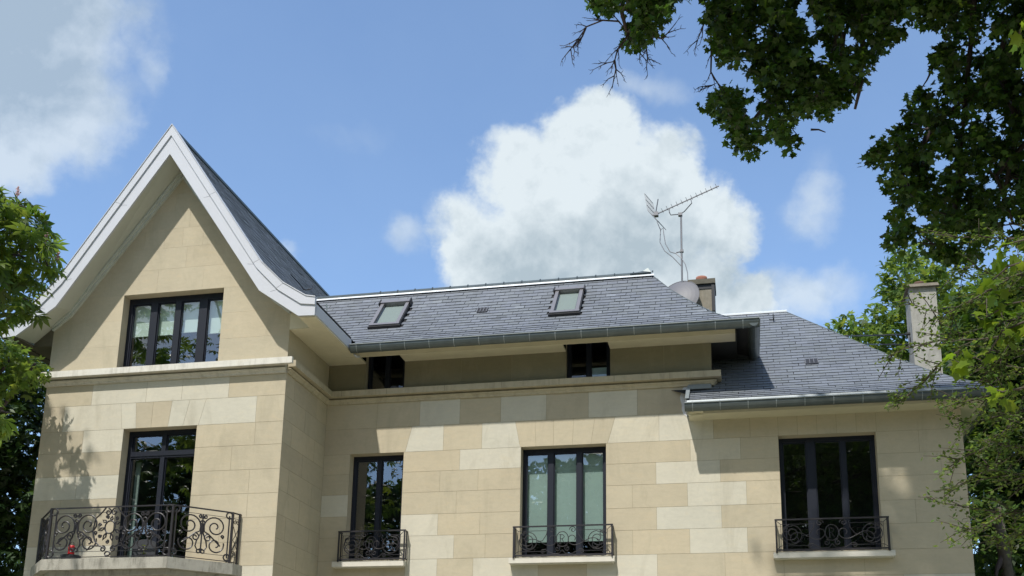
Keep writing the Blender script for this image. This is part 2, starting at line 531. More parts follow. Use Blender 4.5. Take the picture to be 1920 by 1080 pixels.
# opening corners on the main front
W1, W2, W3 = (-6.658, -5.684), (-3.615, -2.178), (0.598, 2.085)
mb = MB()
X = XI
course(mb, 7.00, 7.47, [X, -6.20, -5.42, -4.70, -3.98, -3.19, -2.47, -1.65, -0.42], [C_, C_, P_, C_, P_, T_, P_, T_], fm)
course(mb, 6.54, 7.00, [X, (-6.15, -6.20), (-5.66, -5.55), -4.98, -4.30, (-3.63, -3.72), (-3.36, -3.38), (-3.06, -3.06), (-2.74, -2.72), (-2.43, -2.36), (-2.15, -2.02),
                        -1.30, -0.42, 0.16, 0.60, 0.90, 1.2, 1.50, 1.80, 2.10, 3.37],
       [T_, C_, P_, C_, P_, C_, C_, C_, C_, C_, Q_, P_, C_, C_, C_, C_, C_, C_, C_, C_], fm)
course(mb, 7.00, 7.30, [-0.42, 0.9, 1.7, 2.6, 3.37], [T_, T_, T_, T_], fm)
course(mb, 6.18, 6.54, [X, W1[0], W1[1], -4.68, W2[0], W2[1], -0.80, 0.0, W3[0], W3[1], 2.72, 3.37], [C_, N_, C_, P_, N_, C_, Q_, C_, N_, C_, C_], fm)
course(mb, 5.815, 6.18, [X, W1[0], W1[1], -5.02, -4.35, W2[0], W2[1], -1.36, -0.33, W3[0], W3[1], 3.02, 3.37], [C_, N_, C_, C_, C_, N_, C_, P_, C_, N_, C_, C_], fm)
course(mb, 5.43, 5.815, [X, W1[0], W1[1], -4.72, W2[0], W2[1], -1.75, -0.86, 0.07, W3[0], W3[1], 3.37], [P_, N_, C_, C_, N_, C_, C_, P_, C_, N_, C_], fm)
course(mb, 5.06, 5.43, [X, W1[0], W1[1], -5.03, -4.30, W2[0], W2[1], -1.36, -0.33, W3[0], W3[1], 2.6, 3.37], [C_, N_, P_, C_, C_, N_, C_, P_, C_, N_, C_, C_], fm)
course(mb, 4.66, 5.06, [X, W1[0], W1[1], -4.74, -4.2, W2[0], W2[1], -1.75, -0.84, 0.06, W3[0], W3[1], 3.37], [C_, N_, P_, C_, C_, N_, C_, C_, P_, C_, N_, C_], fm)
course(mb, 4.27, 4.66, [X, -6.2, -5.58, -5.02, -4.40, -3.75, -3.3, -2.5, -2.02, -1.36, -0.3, 0.6, 1.8, 3.37], [T_, C_, P_, C_, P_, P_, C_, P_, P_, C_, C_, C_, C_], fm)
for k in range(11):
    z1 = 4.27 - k * 0.39
    z0 = max(z1 - 0.39, -0.02)
    xs = [X] + [X + 0.9 * j + (0.45 if k % 2 else 0) + 0.5 for j in range(11)] + [XR]
    course(mb, z0, z1, xs, [random.choice([C_, C_, C_, T_, P_]) for _ in range(len(xs) - 1)], fm)
# attic storey between the two low windows
A1, A2 = (-6.452, -5.728), (-2.858, -2.10)
ATTIC_SHADE = (0.215, 0.195, 0.130)     # attic stone, darkened to carry the deep shade under the soffit
course(mb, 7.66, 8.26, [X, A1[0], A1[1], -4.7, -3.8, A2[0], A2[1], -1.2, XA], [ATTIC_SHADE, N_, ATTIC_SHADE, ATTIC_SHADE, ATTIC_SHADE, N_, ATTIC_SHADE, ATTIC_SHADE], fm)
mb.face([fm(u, z, 0.02) for u, z in ((X, 7.4), (XA, 7.4), (XA, 7.68), (X, 7.68))], 0, TAN)
for (a, b) in (W1, W2, W3):      # reveals of the tall windows
    mb.face([(a, MAIN, 4.60), (a, MAIN, 6.54), (a, MAIN + .2, 6.54), (a, MAIN + .2, 4.60)], 0, CREAM)
    mb.face([(b, MAIN, 4.60), (b, MAIN + .2, 4.60), (b, MAIN + .2, 6.54), (b, MAIN, 6.54)], 0, CREAM)
    mb.face([(a, MAIN, 6.54), (b, MAIN, 6.54), (b, MAIN + .2, 6.54), (a, MAIN + .2, 6.54)], 0, CREAM)
    mb.face([(a, MAIN, 4.61), (a, MAIN + .3, 4.61), (b, MAIN + .3, 4.61), (b, MAIN, 4.61)], 0, CREAM)
for (a, b) in (A1, A2):
    for x in (a, b):
        mb.face([(x, MAIN, 7.6), (x, MAIN, 8.62), (x, MAIN + .13, 8.62), (x, MAIN + .13, 7.6)], 0, TAN)
    mb.face([(a, MAIN, 7.665), (a, MAIN + .2, 7.665), (b, MAIN + .2, 7.665), (b, MAIN, 7.665)], 0, TAN)
    mb.face([(a, MAIN - .18, 8.52), (b, MAIN - .18, 8.52), (b, MAIN + .2, 8.52), (a, MAIN + .2, 8.52)], 0, TAN)
# side of the left wing that turns back to the main front, and the end walls
fs_ = lambda u, z, d: (XI - d, u, z)
for k in range(13):
    z1 = 7.47 - k * 0.39 if k else 7.47
    z0 = z1 - 0.39
    if k % 2:
        ys = [FRONT, 16.1, MAIN + .02]
    else:
        ys = [FRONT, 15.6, 16.55, MAIN + .02]
    course(mb, z0, z1, ys, [random.choice([TAN, C_]) for _ in range(len(ys) - 1)], fs_)
mb.face([(XI, FRONT, -.05), (XI, MAIN, -.05), (XI, MAIN, 2.399), (XI, FRONT, 2.399)], 0, CREAM)
mb.face([(XI, FRONT, 7.472), (XI, MAIN, 7.472), (XI, MAIN, 8.25), (XI, FRONT, 8.25)], 0, TAN)
mb.face([(XR, MAIN, -.05), (XR, 22.5, -.05), (XR, 22.5, 7.0), (XR, MAIN, 7.0)], 0, CREAM)
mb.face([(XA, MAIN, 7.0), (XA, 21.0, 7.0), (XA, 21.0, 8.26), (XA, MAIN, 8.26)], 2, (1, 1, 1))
mb.face([(XI, 21.0, -.05), (XR, 22.5, -.05), (XR, 22.5, 7.0), (XI, 21.0, 7.0)], 0, CREAM)
mb.build('wall', [M_stone, M_mortar, M_under], house)


# left wing: front wall
DO = (-9.98, -8.655)         # balcony door opening
GW = (-10.24, -8.382)        # gable window opening
mb = MB()
course(mb, 7.085, 7.54, [XL, -10.64, -9.63, -8.98, -8.14, XI], [C_, P_, P_, P_, C_], ff)
course(mb, 6.64, 7.085, [XL, -11.13, (-10.02, -10.08), (-9.76, -9.80), (-9.485, -9.485), (-9.18, -9.14), (-8.91, -8.82), (-8.63, -8.53), -7.63, XI], [T_, P_, P_, T_, T_, P_, P_, P_, C_], ff)
course(mb, 6.26, 6.64, [XL, -10.72, DO[0], DO[1], -7.62, XI], [T_, P_, N_, C_, C_], ff)
course(mb, 5.855, 6.26, [XL, -10.9, DO[0], DO[1], -8.0, XI], [T_, T_, N_, C_, C_], ff)
course(mb, 5.46, 5.855, [XL, -10.74, DO[0], DO[1], -7.66, XI], [P_, P_, N_, C_, C_], ff)
course(mb, 5.07, 5.46, [XL, -11.0, DO[0], DO[1], -7.66, XI], [T_, T_, N_, C_, C_], ff)
course(mb, 4.68, 5.07, [XL, -10.6, DO[0], DO[1], -8.1, XI], [T_, T_, N_, C_, C_], ff)
course(mb, 4.30, 4.68, [XL, -10.9, DO[0], DO[1], -7.7, XI], [P_, P_, N_, C_, C_], ff)
for k in range(11):
    z1 = 4.30 - k * 0.39
    z0 = z1 - 0.39
    xs = [XL, -11.0 + .4 * (k % 2), -10.0 + .3 * (k % 2), -9.0 + .35 * (k % 2), -7.9 + .3 * (k % 2), XI]
    course(mb, z0, z1, xs, [random.choice([C_, T_, P_]) for _ in range(5)] if k else [P_, P_, T_, C_, P_], ff)
mb.face([ff(u, z, 0.02) for u, z in ((XL, 7.5), (XI, 7.5), (XI, 7.72), (XL, 7.72))], 0, CREAM)
a, b = DO
for x in (a, b):
    mb.face([(x, FRONT, 4.2), (x, FRONT, 6.64), (x, FRONT + .2, 6.64), (x, FRONT + .2, 4.2)], 0, CREAM)
mb.face([(a, FRONT, 6.64), (b, FRONT, 6.64), (b, FRONT + .2, 6.64), (a, FRONT + .2, 6.64)], 0, CREAM)
mb.face([(XL, FRONT, -.05), (XL, 24, -.05), (XL, 24, 8.4), (XL, FRONT, 8.4)], 0, CREAM)
mb.build('wall', [M_stone, M_mortar], house)

# gable wall above the band: its edges follow the concave rake
GX = -9.335
WPROF = [(0.0, 11.42), (1.86, 8.93), (2.19, 8.60)]      # half-width from the axis -> height, just above the soffit line


def gable_half(z):
    pts = [(z_, d_) for d_, z_ in WPROF][::-1]
    if z <= pts[0][0]:
        return 2.19
    return float(np.interp(z, [p[0] for p in pts], [p[1] for p in pts]))


JSCALE[0] = 0.45
mb = MB()
zs = [7.66, 8.12, 8.58, 9.04, 9.47, 9.86, 10.22, 10.55, 10.88, 11.42]
offs = [[-1.4, 1.0], [-1.5, 1.2], [-1.45, 1.35], [-1.2, -.3, .55], [-.8, 0.2, .9], [-.62, -.25, .10, .48], [-.5, .2], [-.1], []]
for k in range(len(zs) - 1):
    z0, z1 = zs[k], zs[k + 1]
    h0, h1 = gable_half(z0), gable_half(z1)
    xs = [(GX - h0 if k > 1 else XL, GX - h1 if k > 1 else XL)] + [GX + o for o in offs[k]] + [(GX + h0 if k > 1 else XI, GX + h1 if k > 1 else XI)]
    if z1 <= 9.05:
        course(mb, z0, z1, [xs[0], GW[0]], [C_], ff)
        course(mb, z0, z1, [GW[1], xs[-1]], [C_], ff)
    else:
        course(mb, z0, z1, xs, [C_] * (len(xs) - 1), ff)
a, b = GW
for x in (a, b):
    mb.face([(x, FRONT, 7.6), (x, FRONT, 9.04), (x, FRONT + .2, 9.04), (x, FRONT + .2, 7.6)], 0, CREAM)
mb.face([(a, FRONT, 9.04), (b, FRONT, 9.04), (b, FRONT + .2, 9.04), (a, FRONT + .2, 9.04)], 0, CREAM)
# hairline cracks under the rake
mb.build('gable_wall', [M_stone, simple('pale_mortar', (0.50, 0.46, 0.35), 0.95)], house)

# ------------------------------------------------------------------ string course / cornice
CP = [(0.0, 7.452), (0.028, 7.454), (0.035, 7.475), (0.05, 7.495), (0.07, 7.51), (0.078, 7.528), (0.03, 7.532), (0.03, 7.558), (0.15, 7.56), (0.15, 7.665), (0.0, 7.68)]
path = [(XL, 24.0), (XL, FRONT), (XI, FRONT), (XI, MAIN), (XA, MAIN), (XA, 18.2)]


def sweep(mb, path, prof, mi=0, c=(1, 1, 1), lip=None):
    P = [Vector(p) for p in path]
    n = len(P)
    sec = []
    for i in range(n):
        d0 = (P[i] - P[i - 1]).normalized() if i else None
        d1 = (P[i + 1] - P[i]).normalized() if i < n - 1 else None
        n0 = Vector((d0.y, -d0.x)) if d0 else None
        n1 = Vector((d1.y, -d1.x)) if d1 else None
        if n0 is None: m_ = n1
        elif n1 is None: m_ = n0
        else:
            m_ = (n0 + n1)
            m_ = m_ / (m_.dot(n0))
        sec.append([(P[i].x + m_.x * o, P[i].y + m_.y * o, z) for o, z in prof])
    for i in range(n - 1):
        for k in range(len(prof) - 1):
            mb.face([sec[i][k], sec[i + 1][k], sec[i + 1][k + 1], sec[i][k + 1]], mi, c)
    for s in (sec[0], sec[-1]):
        mb.face(s, mi, c)


# paths run with the outside on the right hand side
mb = MB()
sweep(mb, path[0:3] if False else [(XL, 24.0), (XL, FRONT), (XI, FRONT)], CP, 0, (0.56, 0.53, 0.46))
front_slab = (XL - .15, XI + .15)
mb.box(XL - .15, XI + .15, FRONT - .155, FRONT - .10, 7.566, 7.672, 0, (0.66, 0.64, 0.58))
mb.build('cornice', M_cornice, house)
mb = MB()
sweep(mb, [(XI, FRONT), (XI, MAIN), (XA, MAIN), (XA, 18.2)], CP, 0, (0.45, 0.40, 0.295))
xx = XI + 0.5
for x in (-6.83, -6.0, -4.95, -3.94, -2.95, -2.02, -1.1):
    mb.box(x, x + .006, MAIN - .1525, MAIN - .145, 7.562, 7.664, 0, (0.22, 0.2, 0.15))
mb.build('cornice', M_cornice, house)

# ------------------------------------------------------------------ windows
def frame_bars(mb, x0, x1, z0, z1, y, muls, t=0.07, dpt=0.07, tops=None, bar=0.05):
    mb.box(x0, x0 + t, y, y + dpt, z0, z1)
    mb.box(x1 - t, x1, y, y + dpt, z0, z1)
    mb.box(x0 + t, x1 - t, y, y + dpt, z1 - (tops or t), z1)
    mb.box(x0 + t, x1 - t, y, y + dpt, z0, z0 + t)
    for (a, b) in muls:
        mb.box(a, b, y - .006, y + dpt - .006, z0 + t, z1 - (tops or t))


def add_window(x0, x1, z0, z1, y, muls, blind=None, t=0.07, tops=None, room_d=1.6, glass=None, blind_mat=None, label=None, sash_gap=0.018, extra=None, panes=None):
    mb = MB()
    frame_bars(mb, x0, x1, z0, z1, y, muls, t, tops=tops)
    edges = [x0 + t] + [v for m_ in muls for v in m_] + [x1 - t]
    cells = [(edges[i], edges[i + 1]) for i in range(0, len(edges), 2)]
    zt = z1 - (tops or t)
    for (a, b) in cells:       # thin inner sash lip
        for q in ((a, a + sash_gap, z0 + t, zt), (b - sash_gap, b, z0 + t, zt), (a + sash_gap, b - sash_gap, zt - sash_gap, zt), (a + sash_gap, b - sash_gap, z0 + t, z0 + t + sash_gap)):
            mb.box(q[0], q[1], y + .018, y + .05, q[2], q[3])
    if extra:
        extra(mb)
    w = mb.build('window_frame', M_frame, house, label=label)
    for (a, b) in cells if panes is None else panes:
        pm = MB()
        pm.face([(a + .004, y + .035, z0 + t), (b - .004, y + .035, z0 + t), (b - .004, y + .035, zt), (a + .004, y + .035, zt)])
        pm.build('pane', glass or M_glass, w)
    if blind is not None:
        for i, (a, b) in enumerate(cells):
            zb = blind[i] if isinstance(blind, (list, tuple)) else blind
            if zb is None:
                continue
            bm_ = MB()
            bm_.box(a - .02, b + .02, y + .09, y + .093, zb, zt + .02)
            bm_.box(a - .02, b + .02, y + .082, y + .102, zb - .018, zb)
            bm_.build('roller_blind', blind_mat or M_blind, w)
    rm = MB()
    xa, xb, ya, yb, za, zb = x0 - .25, x1 + .25, y + .071, y + room_d, z0 - .3, z1 + .15
    rm.face([(xa, ya, za), (xb, ya, za), (xb, yb, za), (xa, yb, za)])
    rm.face([(xa, ya, zb), (xb, ya, zb), (xb, yb, zb), (xa, yb, zb)])
    rm.face([(xa, yb, za), (xb, yb, za), (xb, yb, zb), (xa, yb, zb)])
    rm.face([(xa, ya, za), (xa, yb, za), (xa, yb, zb), (xa, ya, zb)])
    rm.face([(xb, ya, za), (xb, yb, za), (xb, yb, zb), (xb, ya, zb)])
    # wall back around the opening
    for q in ((xa, x0, za, zb), (x1, xb, za, zb), (x0, x1, z1, zb), (x0, x1, za, z0)):
        rm.face([(q[0], ya, q[2]), (q[1], ya, q[2]), (q[1], ya, q[3]), (q[0], ya, q[3])])
    rm.build('room_interior', M_room, house)
    return w


gw = add_window(GW[0], GW[1], 7.66, 9.04, FRONT + .18, [(-9.817, -9.686), (-9.354, -9.244), (-8.905, -8.757)], blind=[8.39, 8.39, 8.41, 8.36], t=0.075, tops=0.10)
def door_extra(mb):
    y = FRONT + .18
    mb.box(DO[0] + .07, DO[1] - .07, y - .008, y + .06, 6.17, 6.285)
    mb.box(DO[0] + .07, DO[1] - .07, y - .02, y - .008, 6.20, 6.235)
    mb.box(-9.335, -9.285, y - .015, y - .0061, 4.4, 6.17)
door = add_window(DO[0], DO[1], 4.30, 6.64, FRONT + .18, [(-9.363, -9.285)], t=0.075, extra=door_extra, room_d=2.2)
door.name = 'balcony_door'
cu = MB()
cu.box(DO[0] + .09, DO[0] + .17, FRONT + .33, FRONT + .36, 4.4, 6.15)
cu.build('curtain', simple('grey_green_curtain', (0.20, 0.26, 0.24), 0.8, vary=0.05), door)
w1 = add_window(W1[0], W1[1], 4.64, 6.54, MAIN + .18, [(-6.211, -6.132)], t=0.06, tops=0.075)
w2 = add_window(W2[0], W2[1], 4.64, 6.54, MAIN + .18, [(-3.177, -3.086), (-2.688, -2.607)], blind=4.965, blind_mat=M_blind2, t=0.06, tops=0.08)
w3 = add_window(W3[0], W3[1], 4.64, 6.555, MAIN + .18, [(1.027, 1.158), (1.557, 1.629)], t=0.06, tops=0.08)
a1 = add_window(A1[0], A1[1], 7.665, 8.56, MAIN + .12, [(-6.12, -6.055)], t=0.06, glass=M_glass_shade)
a2 = add_window(A2[0], A2[1], 7.665, 8.56, MAIN + .12, [(-2.513, -2.448)], t=0.06, glass=M_glass_shade)
# stone sills of the three tall windows
for (a, b) in ((-6.832, -5.562), (-3.766, -2.032), (0.445, 2.242)):
    mb = MB()
    mb.box(a, b, MAIN - .14, MAIN + .19, 4.535, 4.625)
    mb.box(a + .02, b - .02, MAIN - .12, MAIN - .004, 4.52, 4.534)
    mb.build('window_sill', M_sill, house)

# ------------------------------------------------------------------ wrought iron
def euler_scroll(kind, n=46, a=9.0):
    """kind 'S': curvature a*s; kind 'C': curvature a*|s|. Returned centred, unit end-to-end extent"""
    pts = []
    L = 1.0
    th = 0.0
    half = []
    for sgn in (1, -1):
        x = y = 0.0
        th = 0.0
        lst = []
        ds = L / n
        for i in range(n):
            s = (i + .5) * ds
            k = a * s
            th += k * ds
            ang = th if kind == 'C' else th
            if sgn == 1:
                x += math.cos(th) * ds
                y += math.sin(th) * ds
            else:
                if kind == 'S':
                    x -= math.cos(th) * ds
                    y -= math.sin(th) * ds
                else:
                    x -= math.cos(th) * ds
                    y += math.sin(th) * ds
            lst.append((x, y))
        half.append(lst)
    pts = half[1][::-1] + [(0, 0)] + half[0]
    w = max(p[0] for p in pts) - min(p[0] for p in pts)
    cx = (max(p[0] for p in pts) + min(p[0] for p in pts)) / 2
    cy = (max(p[1] for p in pts) + min(p[1] for p in pts)) / 2
    return [((p[0] - cx) / w, (p[1] - cy) / w) for p in pts]


def spiral(cx, cz, r, turns, start, dirn, r_end=0.15, n=26):
    """spiral from radius r inwards"""
    out = []
    for i in range(n + 1):
        t = i / n
        rr = r * (1 - t) + r * r_end * t
        an = start + dirn * turns * 2 * math.pi * t
        out.append((cx + rr * math.cos(an), cz + rr * math.sin(an)))
    return out


def place2(pts, cx, cz, size, rot=0.0, flip=False):
    c, s = math.cos(rot), math.sin(rot)
    out = []
    for (x, y) in pts:
        if flip: x = -x
        out.append((cx + (x * c - y * s) * size, cz + (x * s + y * c) * size))
    return out


S_UNIT = euler_scroll('S', a=12.0)
C_UNIT = euler_scroll('C', a=9.5)


def circle(cx, cz, r, n=18, rz=None):
    return [(cx + r * math.cos(2 * math.pi * i / n), cz + (rz or r) * math.sin(2 * math.pi * i / n)) for i in range(n + 1)]


def guard(x0, x1, z0=4.645, z1=5.145, yo=0.15):
    """small window guard with a monogram between scrolls"""
    yf = MAIN - yo
    mb = MB()
    Wd, H = x1 - x0, z1 - z0
    # rails, posts and returns
    mb.box(x0 - .005, x1 + .005, yf - .013, yf + .013, z1 - .022, z1)
    mb.box(x0, x1, yf - .010, yf + .010, z0, z0 + .022)
    for x in (x0, x1 - .024):
        mb.box(x, x + .024, yf - .012, yf + .012, z0 - .03, z1 - .022)
        for z in (z0 + .001, z1 - .021):
            mb.box(x + .002, x + .022, yf + .012, MAIN + .01, z, z + .018)
        mb.box(x + .003, x + .021, yf + .10, yf + .118, z0 + .02, z1 - .02)
    inx0, inx1 = x0 + .085, x1 - .085
    for x in (inx0, inx1):
        mb.tube([(x, yf, z0 + .02), (x, yf, z1 - .08)], .0055, 4)
    for z in (z1 - .085, z0 + .075):
        mb.tube([(inx0, yf, z), (x0 + Wd * (.34), yf, z)], .0055, 4)
        mb.tube([(x1 - Wd * .34, yf, z), (inx1, yf, z)], .0055, 4)
    for (sx, ix) in ((x0 + .012, inx0), (x1 - .012, inx1)):
        mb.tube([(sx, yf, z1 - .02), (ix, yf, z1 - .085)], .006, 4)
        mb.tube([(sx, yf, z0 + .02), (ix, yf, z0 + .075)], .006, 4)
    cx = (x0 + x1) / 2
    r = .0068

    def add(pts, rr=r):
        mb.tube([(px_, yf, pz_) for px_, pz_ in pts], rr, 5)
    zc = z0 + H * .52
    for s in (-1, 1):
        # big outer ring with a spiral inside
        R = H * .305
        bx = cx + s * (Wd / 2 - .095 - R)
        start = math.pi * .5
        add(spiral(bx, zc - H * .03, R, 1.0, math.radians(90), s, .92, 30))
        add(spiral(bx + s * R * .02, zc + H * .02, R * .92, 1.55, math.radians(75 if s > 0 else 105), -s, .16, 34))
        add(spiral(bx + s * R * .55, zc + H * .17, R * .42, 1.1, math.radians(0), s, .2, 18))
        # long S flowing to the middle
        add(place2(S_UNIT, cx + s * Wd * .215, zc - H * .07, min(Wd * .30, H * .85), s * .55, s > 0))
        add(spiral(cx + s * Wd * .105, z1 - H * .155, H * .115, 1.3, math.radians(180 if s > 0 else 0), -s, .2, 20))
        add([(cx + s * Wd * .15, z1 - H * .12), (cx + s * Wd * .16, z1 - H * .30), (cx + s * Wd * .20, zc - H * .02), (cx + s * Wd * .26, zc - H * .06)])
        add(spiral(cx + s * Wd * .05, z0 + H * .23, H * .10, 1.25, math.radians(90), s, .2, 20))
        add([(cx, z0 + H * .19), (cx + s * Wd * .03, z0 + H * .07), (cx + s * Wd * .09, z0 + H * .055), (cx + s * Wd * .14, z0 + H * .13), (cx + s * Wd * .17, z0 + H * .21), (cx + s * Wd * .195, z0 + H * .20)])
        add(spiral(cx + s * Wd * .195, z0 + H * .13, H * .072, 1.2, math.radians(90), -s, .2, 16))
    add(circle(cx, zc + H * .02, H * .20, 20, H * .25))
    gobj = mb.build('window_guard', M_iron, house)
    mg = MB()
    h = H * .30
    zb = zc + H * .02 - h / 2
    w_ = h * .5
    xl = cx - w_ * .45
    for pts in ([(xl, zb), (xl, zb + h)],
                [(xl, zb + h), (xl + w_ * .6, zb + h * .97), (xl + w_ * .9, zb + h * .78), (xl + w_ * .6, zb + h * .56), (xl, zb + h * .52)],
                [(xl + w_ * .35, zb + h * .53), (xl + w_ * .95, zb)],
                [(xl - w_ * .25, zb), (xl + w_ * .2, zb)], [(xl - w_ * .25, zb + h), (xl + w_ * .1, zb + h)]):
        mg.tube([(px_, yf, pz_) for px_, pz_ in pts], .006, 5)
    mg.build('monogram', M_iron, gobj)
    return gobj


guard(-6.735, -5.545)
guard(-3.695, -2.055)
guard(0.485, 2.175)

# balcony
BP = [(-11.30, FRONT - .002), (-11.25, 15.04), (-10.545, 14.32), (-8.42, 14.32), (-7.715, 15.04), (-7.665, FRONT - .002)]
mb = MB()
BPo = [(-11.30, FRONT - .002), (-7.665, FRONT - .002), (-7.715, 15.04), (-8.42, 14.32), (-10.545, 14.32), (-11.25, 15.04)]
mb.prism(BPo[::-1], 4.13, 4.30)
inset = [(-11.16, FRONT - .002), (-7.80, FRONT - .002), (-7.83, 15.08), (-8.49, 14.44), (-10.475, 14.44), (-11.13, 15.08)]
mb.prism(inset[::-1], 4.05, 4.129)
balc = mb.build('balcony', M_concrete, house)
mb = MB()
bay = [(-11.0, FRONT - .002), (-7.95, FRONT - .002), (-7.97, 15.14), (-8.56, 14.56), (-10.4, 14.56), (-10.98, 15.14)]
mb.prism(bay[::-1], 0.0, 4.049, 0, CREAM)
mb.build('bay_wall', M_stone, house)

mb = MB()
RP = [(-11.22, FRONT), (-11.17, 15.07), (-10.52, 14.40), (-8.44, 14.40), (-7.795, 15.07), (-7.745, FRONT)]
Z0, Z1 = 4.335, 5.13


def seg3(i, t, z):
    a, b = Vector(RP[i]), Vector(RP[i + 1])
    p = a + (b - a) * t
    return (p.x, p.y, z)


for i in range(5):
    a, b = Vector(RP[i]), Vector(RP[i + 1])
    L = (b - a).length
    for (z, h, w_) in ((Z1 - .02, .022, .018), (Z0, .018, .010), (Z1 - .105, .009, .006), (Z0 + .085, .009, .006)):
        t0, t1 = (0, 1)
        mb.tube([seg3(i, 0, z), seg3(i, 1, z)], [w_ * .8, w_ * .8], 4)
for (x, y) in RP[1:5]:
    mb.box(x - .016, x + .016, y - .016, y + .016, 4.30, Z1 - .01)
for (x, y) in (RP[0], RP[5]):
    mb.box(x - .012, x + .012, y - .06, y - .03, 4.30, Z1 - .01)


def panel(i, t0, t1, items, r=.012):
    """items are polylines in (u metres from the panel's left edge, z)"""
    a, b = Vector(RP[i]), Vector(RP[i + 1])
    L = (b - a).length
    for pts in items:
        mb.tube([seg3(i, (t0 * L + u) / L, z) for u, z in pts], r, 5)


def lyre(cu, w, z0, z1):
    """a mirrored pair of large S scrolls around a lens-shaped middle"""
    out = []
    H = z1 - z0
    for s in (-1, 1):
        R = w * .235
        bx = cu + s * w * .27
        out.append(spiral(bx, z1 - R * 1.02, R, 1.65, math.radians(180 if s > 0 else 0), -s, .14, 34))
        # stem from the scroll's inner side sweeping down and outward
        out.append([(bx - s * R, z1 - R * 1.02), (bx - s * R * .95, z1 - R * 1.5), (cu + s * w * .14, z0 + H * .50), (cu + s * w * .27, z0 + H * .36), (cu + s * w * .40, z0 + H * .22)])
        out.append(spiral(cu + s * w * .295, z0 + R * .80, R * .78, 1.25, math.radians(20 if s > 0 else 160), -s, .25, 28))
        out.append(spiral(cu + s * w * .13, z0 + H * .40, R * .36, 1.3, math.radians(90), s, .2, 18))
        out.append([(cu, z1 - H * .22), (cu + s * w * .03, z0 + H * .50), (cu + s * w * .10, z0 + H * .30), (cu + s * w * .12, z0 + H * .16), (cu + s * w * .07, z0 + H * .06), (cu + s * .012, z0 + H * .10)])
        out.append(spiral(cu + s * w * .05, z1 - H * .045, w * .045, 1.2, math.radians(180 if s > 0 else 0), s, .2, 14))
        out.append(spiral(cu + s * w * .43, z0 + H * .48, w * .04, 1.2, math.radians(270), s, .2, 12))
        out.append(circle(cu + s * w * .045, z0 + H * .035, w * .035, 10))
    out.append(circle(cu, z1 - H * .21, w * .042, 12))
    return out


zi0, zi1 = Z0 + .09, Z1 - .11
# front panel: scrolls, rosette, scrolls
Lf = 2.08
items = lyre(.46, .78, zi0, zi1) + lyre(Lf - .46, .78, zi0, zi1)
cxm = 1.04
zc = (zi0 + zi1) / 2 + .01
items += [circle(cxm, zc + .06, .085, 16, .10)]
for k in range(14):
    an = 2 * math.pi * k / 14 + .1
    c_, s_ = math.cos(an), math.sin(an)
    base = (cxm + .085 * c_, zc + .06 + .10 * s_)
    tip = (cxm + .19 * c_, zc + .03 + .20 * s_)
    side = (-s_ * .022, c_ * .022)
    mid = ((base[0] + tip[0]) / 2, (base[1] + tip[1]) / 2)
    if k % 2:
        items.append([base, (mid[0] + side[0], mid[1] + side[1]), tip, (mid[0] - side[0], mid[1] - side[1]), base])
    else:
        items.append(spiral(tip[0], tip[1], .03, 1.3, an + math.pi, 1 if k < 7 else -1, .2, 12))
for s in (-1, 1):
    items.append([(cxm + s * .10, Z1 - .03), (cxm + s * .155, Z1 - .10), (cxm + s * .26, zc + .20), (cxm + s * .285, zc), (cxm + s * .24, zc - .15), (cxm + s * .15, zc - .23), (cxm + s * .04, zc - .27)])
    items.append(spiral(cxm + s * .055, Z1 - .10, .055, 1.2, math.radians(90), s, .25, 14))
    items.append(spiral(cxm + s * .09, zi0 + .03, .05, 1.2, math.radians(90), s, .25, 14))
    items.append([(cxm + s * .15, zc - .23), (cxm + s * .30, zi0 + .08), (cxm + s * .36, zi0 + .01)])
items.append(circle(cxm, Z0 + .045, .045, 12, .032))
for u in (.045, Lf - .045):
    items.append(circle(u + (.01 if u < 1 else -.01), Z1 - .075, .055, 14))
    items.append(circle(u + (.01 if u < 1 else -.01), Z0 + .06, .055, 14))
    items.append([(u + (.05 if u < 1 else -.05), Z0 + .05), (u + (.05 if u < 1 else -.05), Z1 - .08)])
panel(2, 0, 1, items)
for i in (1, 3):
    L = (Vector(RP[i + 1]) - Vector(RP[i])).length
    it = lyre(L / 2, L * .80, zi0, zi1)
    for u in (.05, L - .05):
        it.append(circle(u, Z1 - .075, .05, 14))
        it.append(circle(u, Z0 + .06, .05, 14))
        it.append([(u, Z0 + .05), (u, Z1 - .08)])
    it.append([(L / 2, zi0), (L / 2, zi1)])
    panel(i, 0, 1, it)
for i in (0, 4):
    L = (Vector(RP[i + 1]) - Vector(RP[i])).length
    it = []
    for s in (-1, 1):
        it.append(spiral(L / 2 + s * L * .2, zi1 - .05, L * .2, 1.3, math.pi / 2, s, .2, 14))
        it.append(spiral(L / 2 + s * L * .2, zi0 + .06, L * .2, 1.3, -math.pi / 2, -s, .2, 14))
        it.append([(L / 2 + s * L * .35, zi1 - .12), (L / 2, zi1 - .25), (L / 2 - s * L * .3, zc - .05), (L / 2, zi0 + .2), (L / 2 + s * L * .3, zi0 + .1)])
    panel(i, 0, 1, it, .006)
mb.build('railing', M_iron, balc)

# ------------------------------------------------------------------ roofs
def arclen(prof):
    s = [0.0]
    for i in range(1, len(prof)):
        s.append(s[-1] + math.hypot(prof[i][0] - prof[i - 1][0], prof[i][1] - prof[i - 1][1]))
    return s


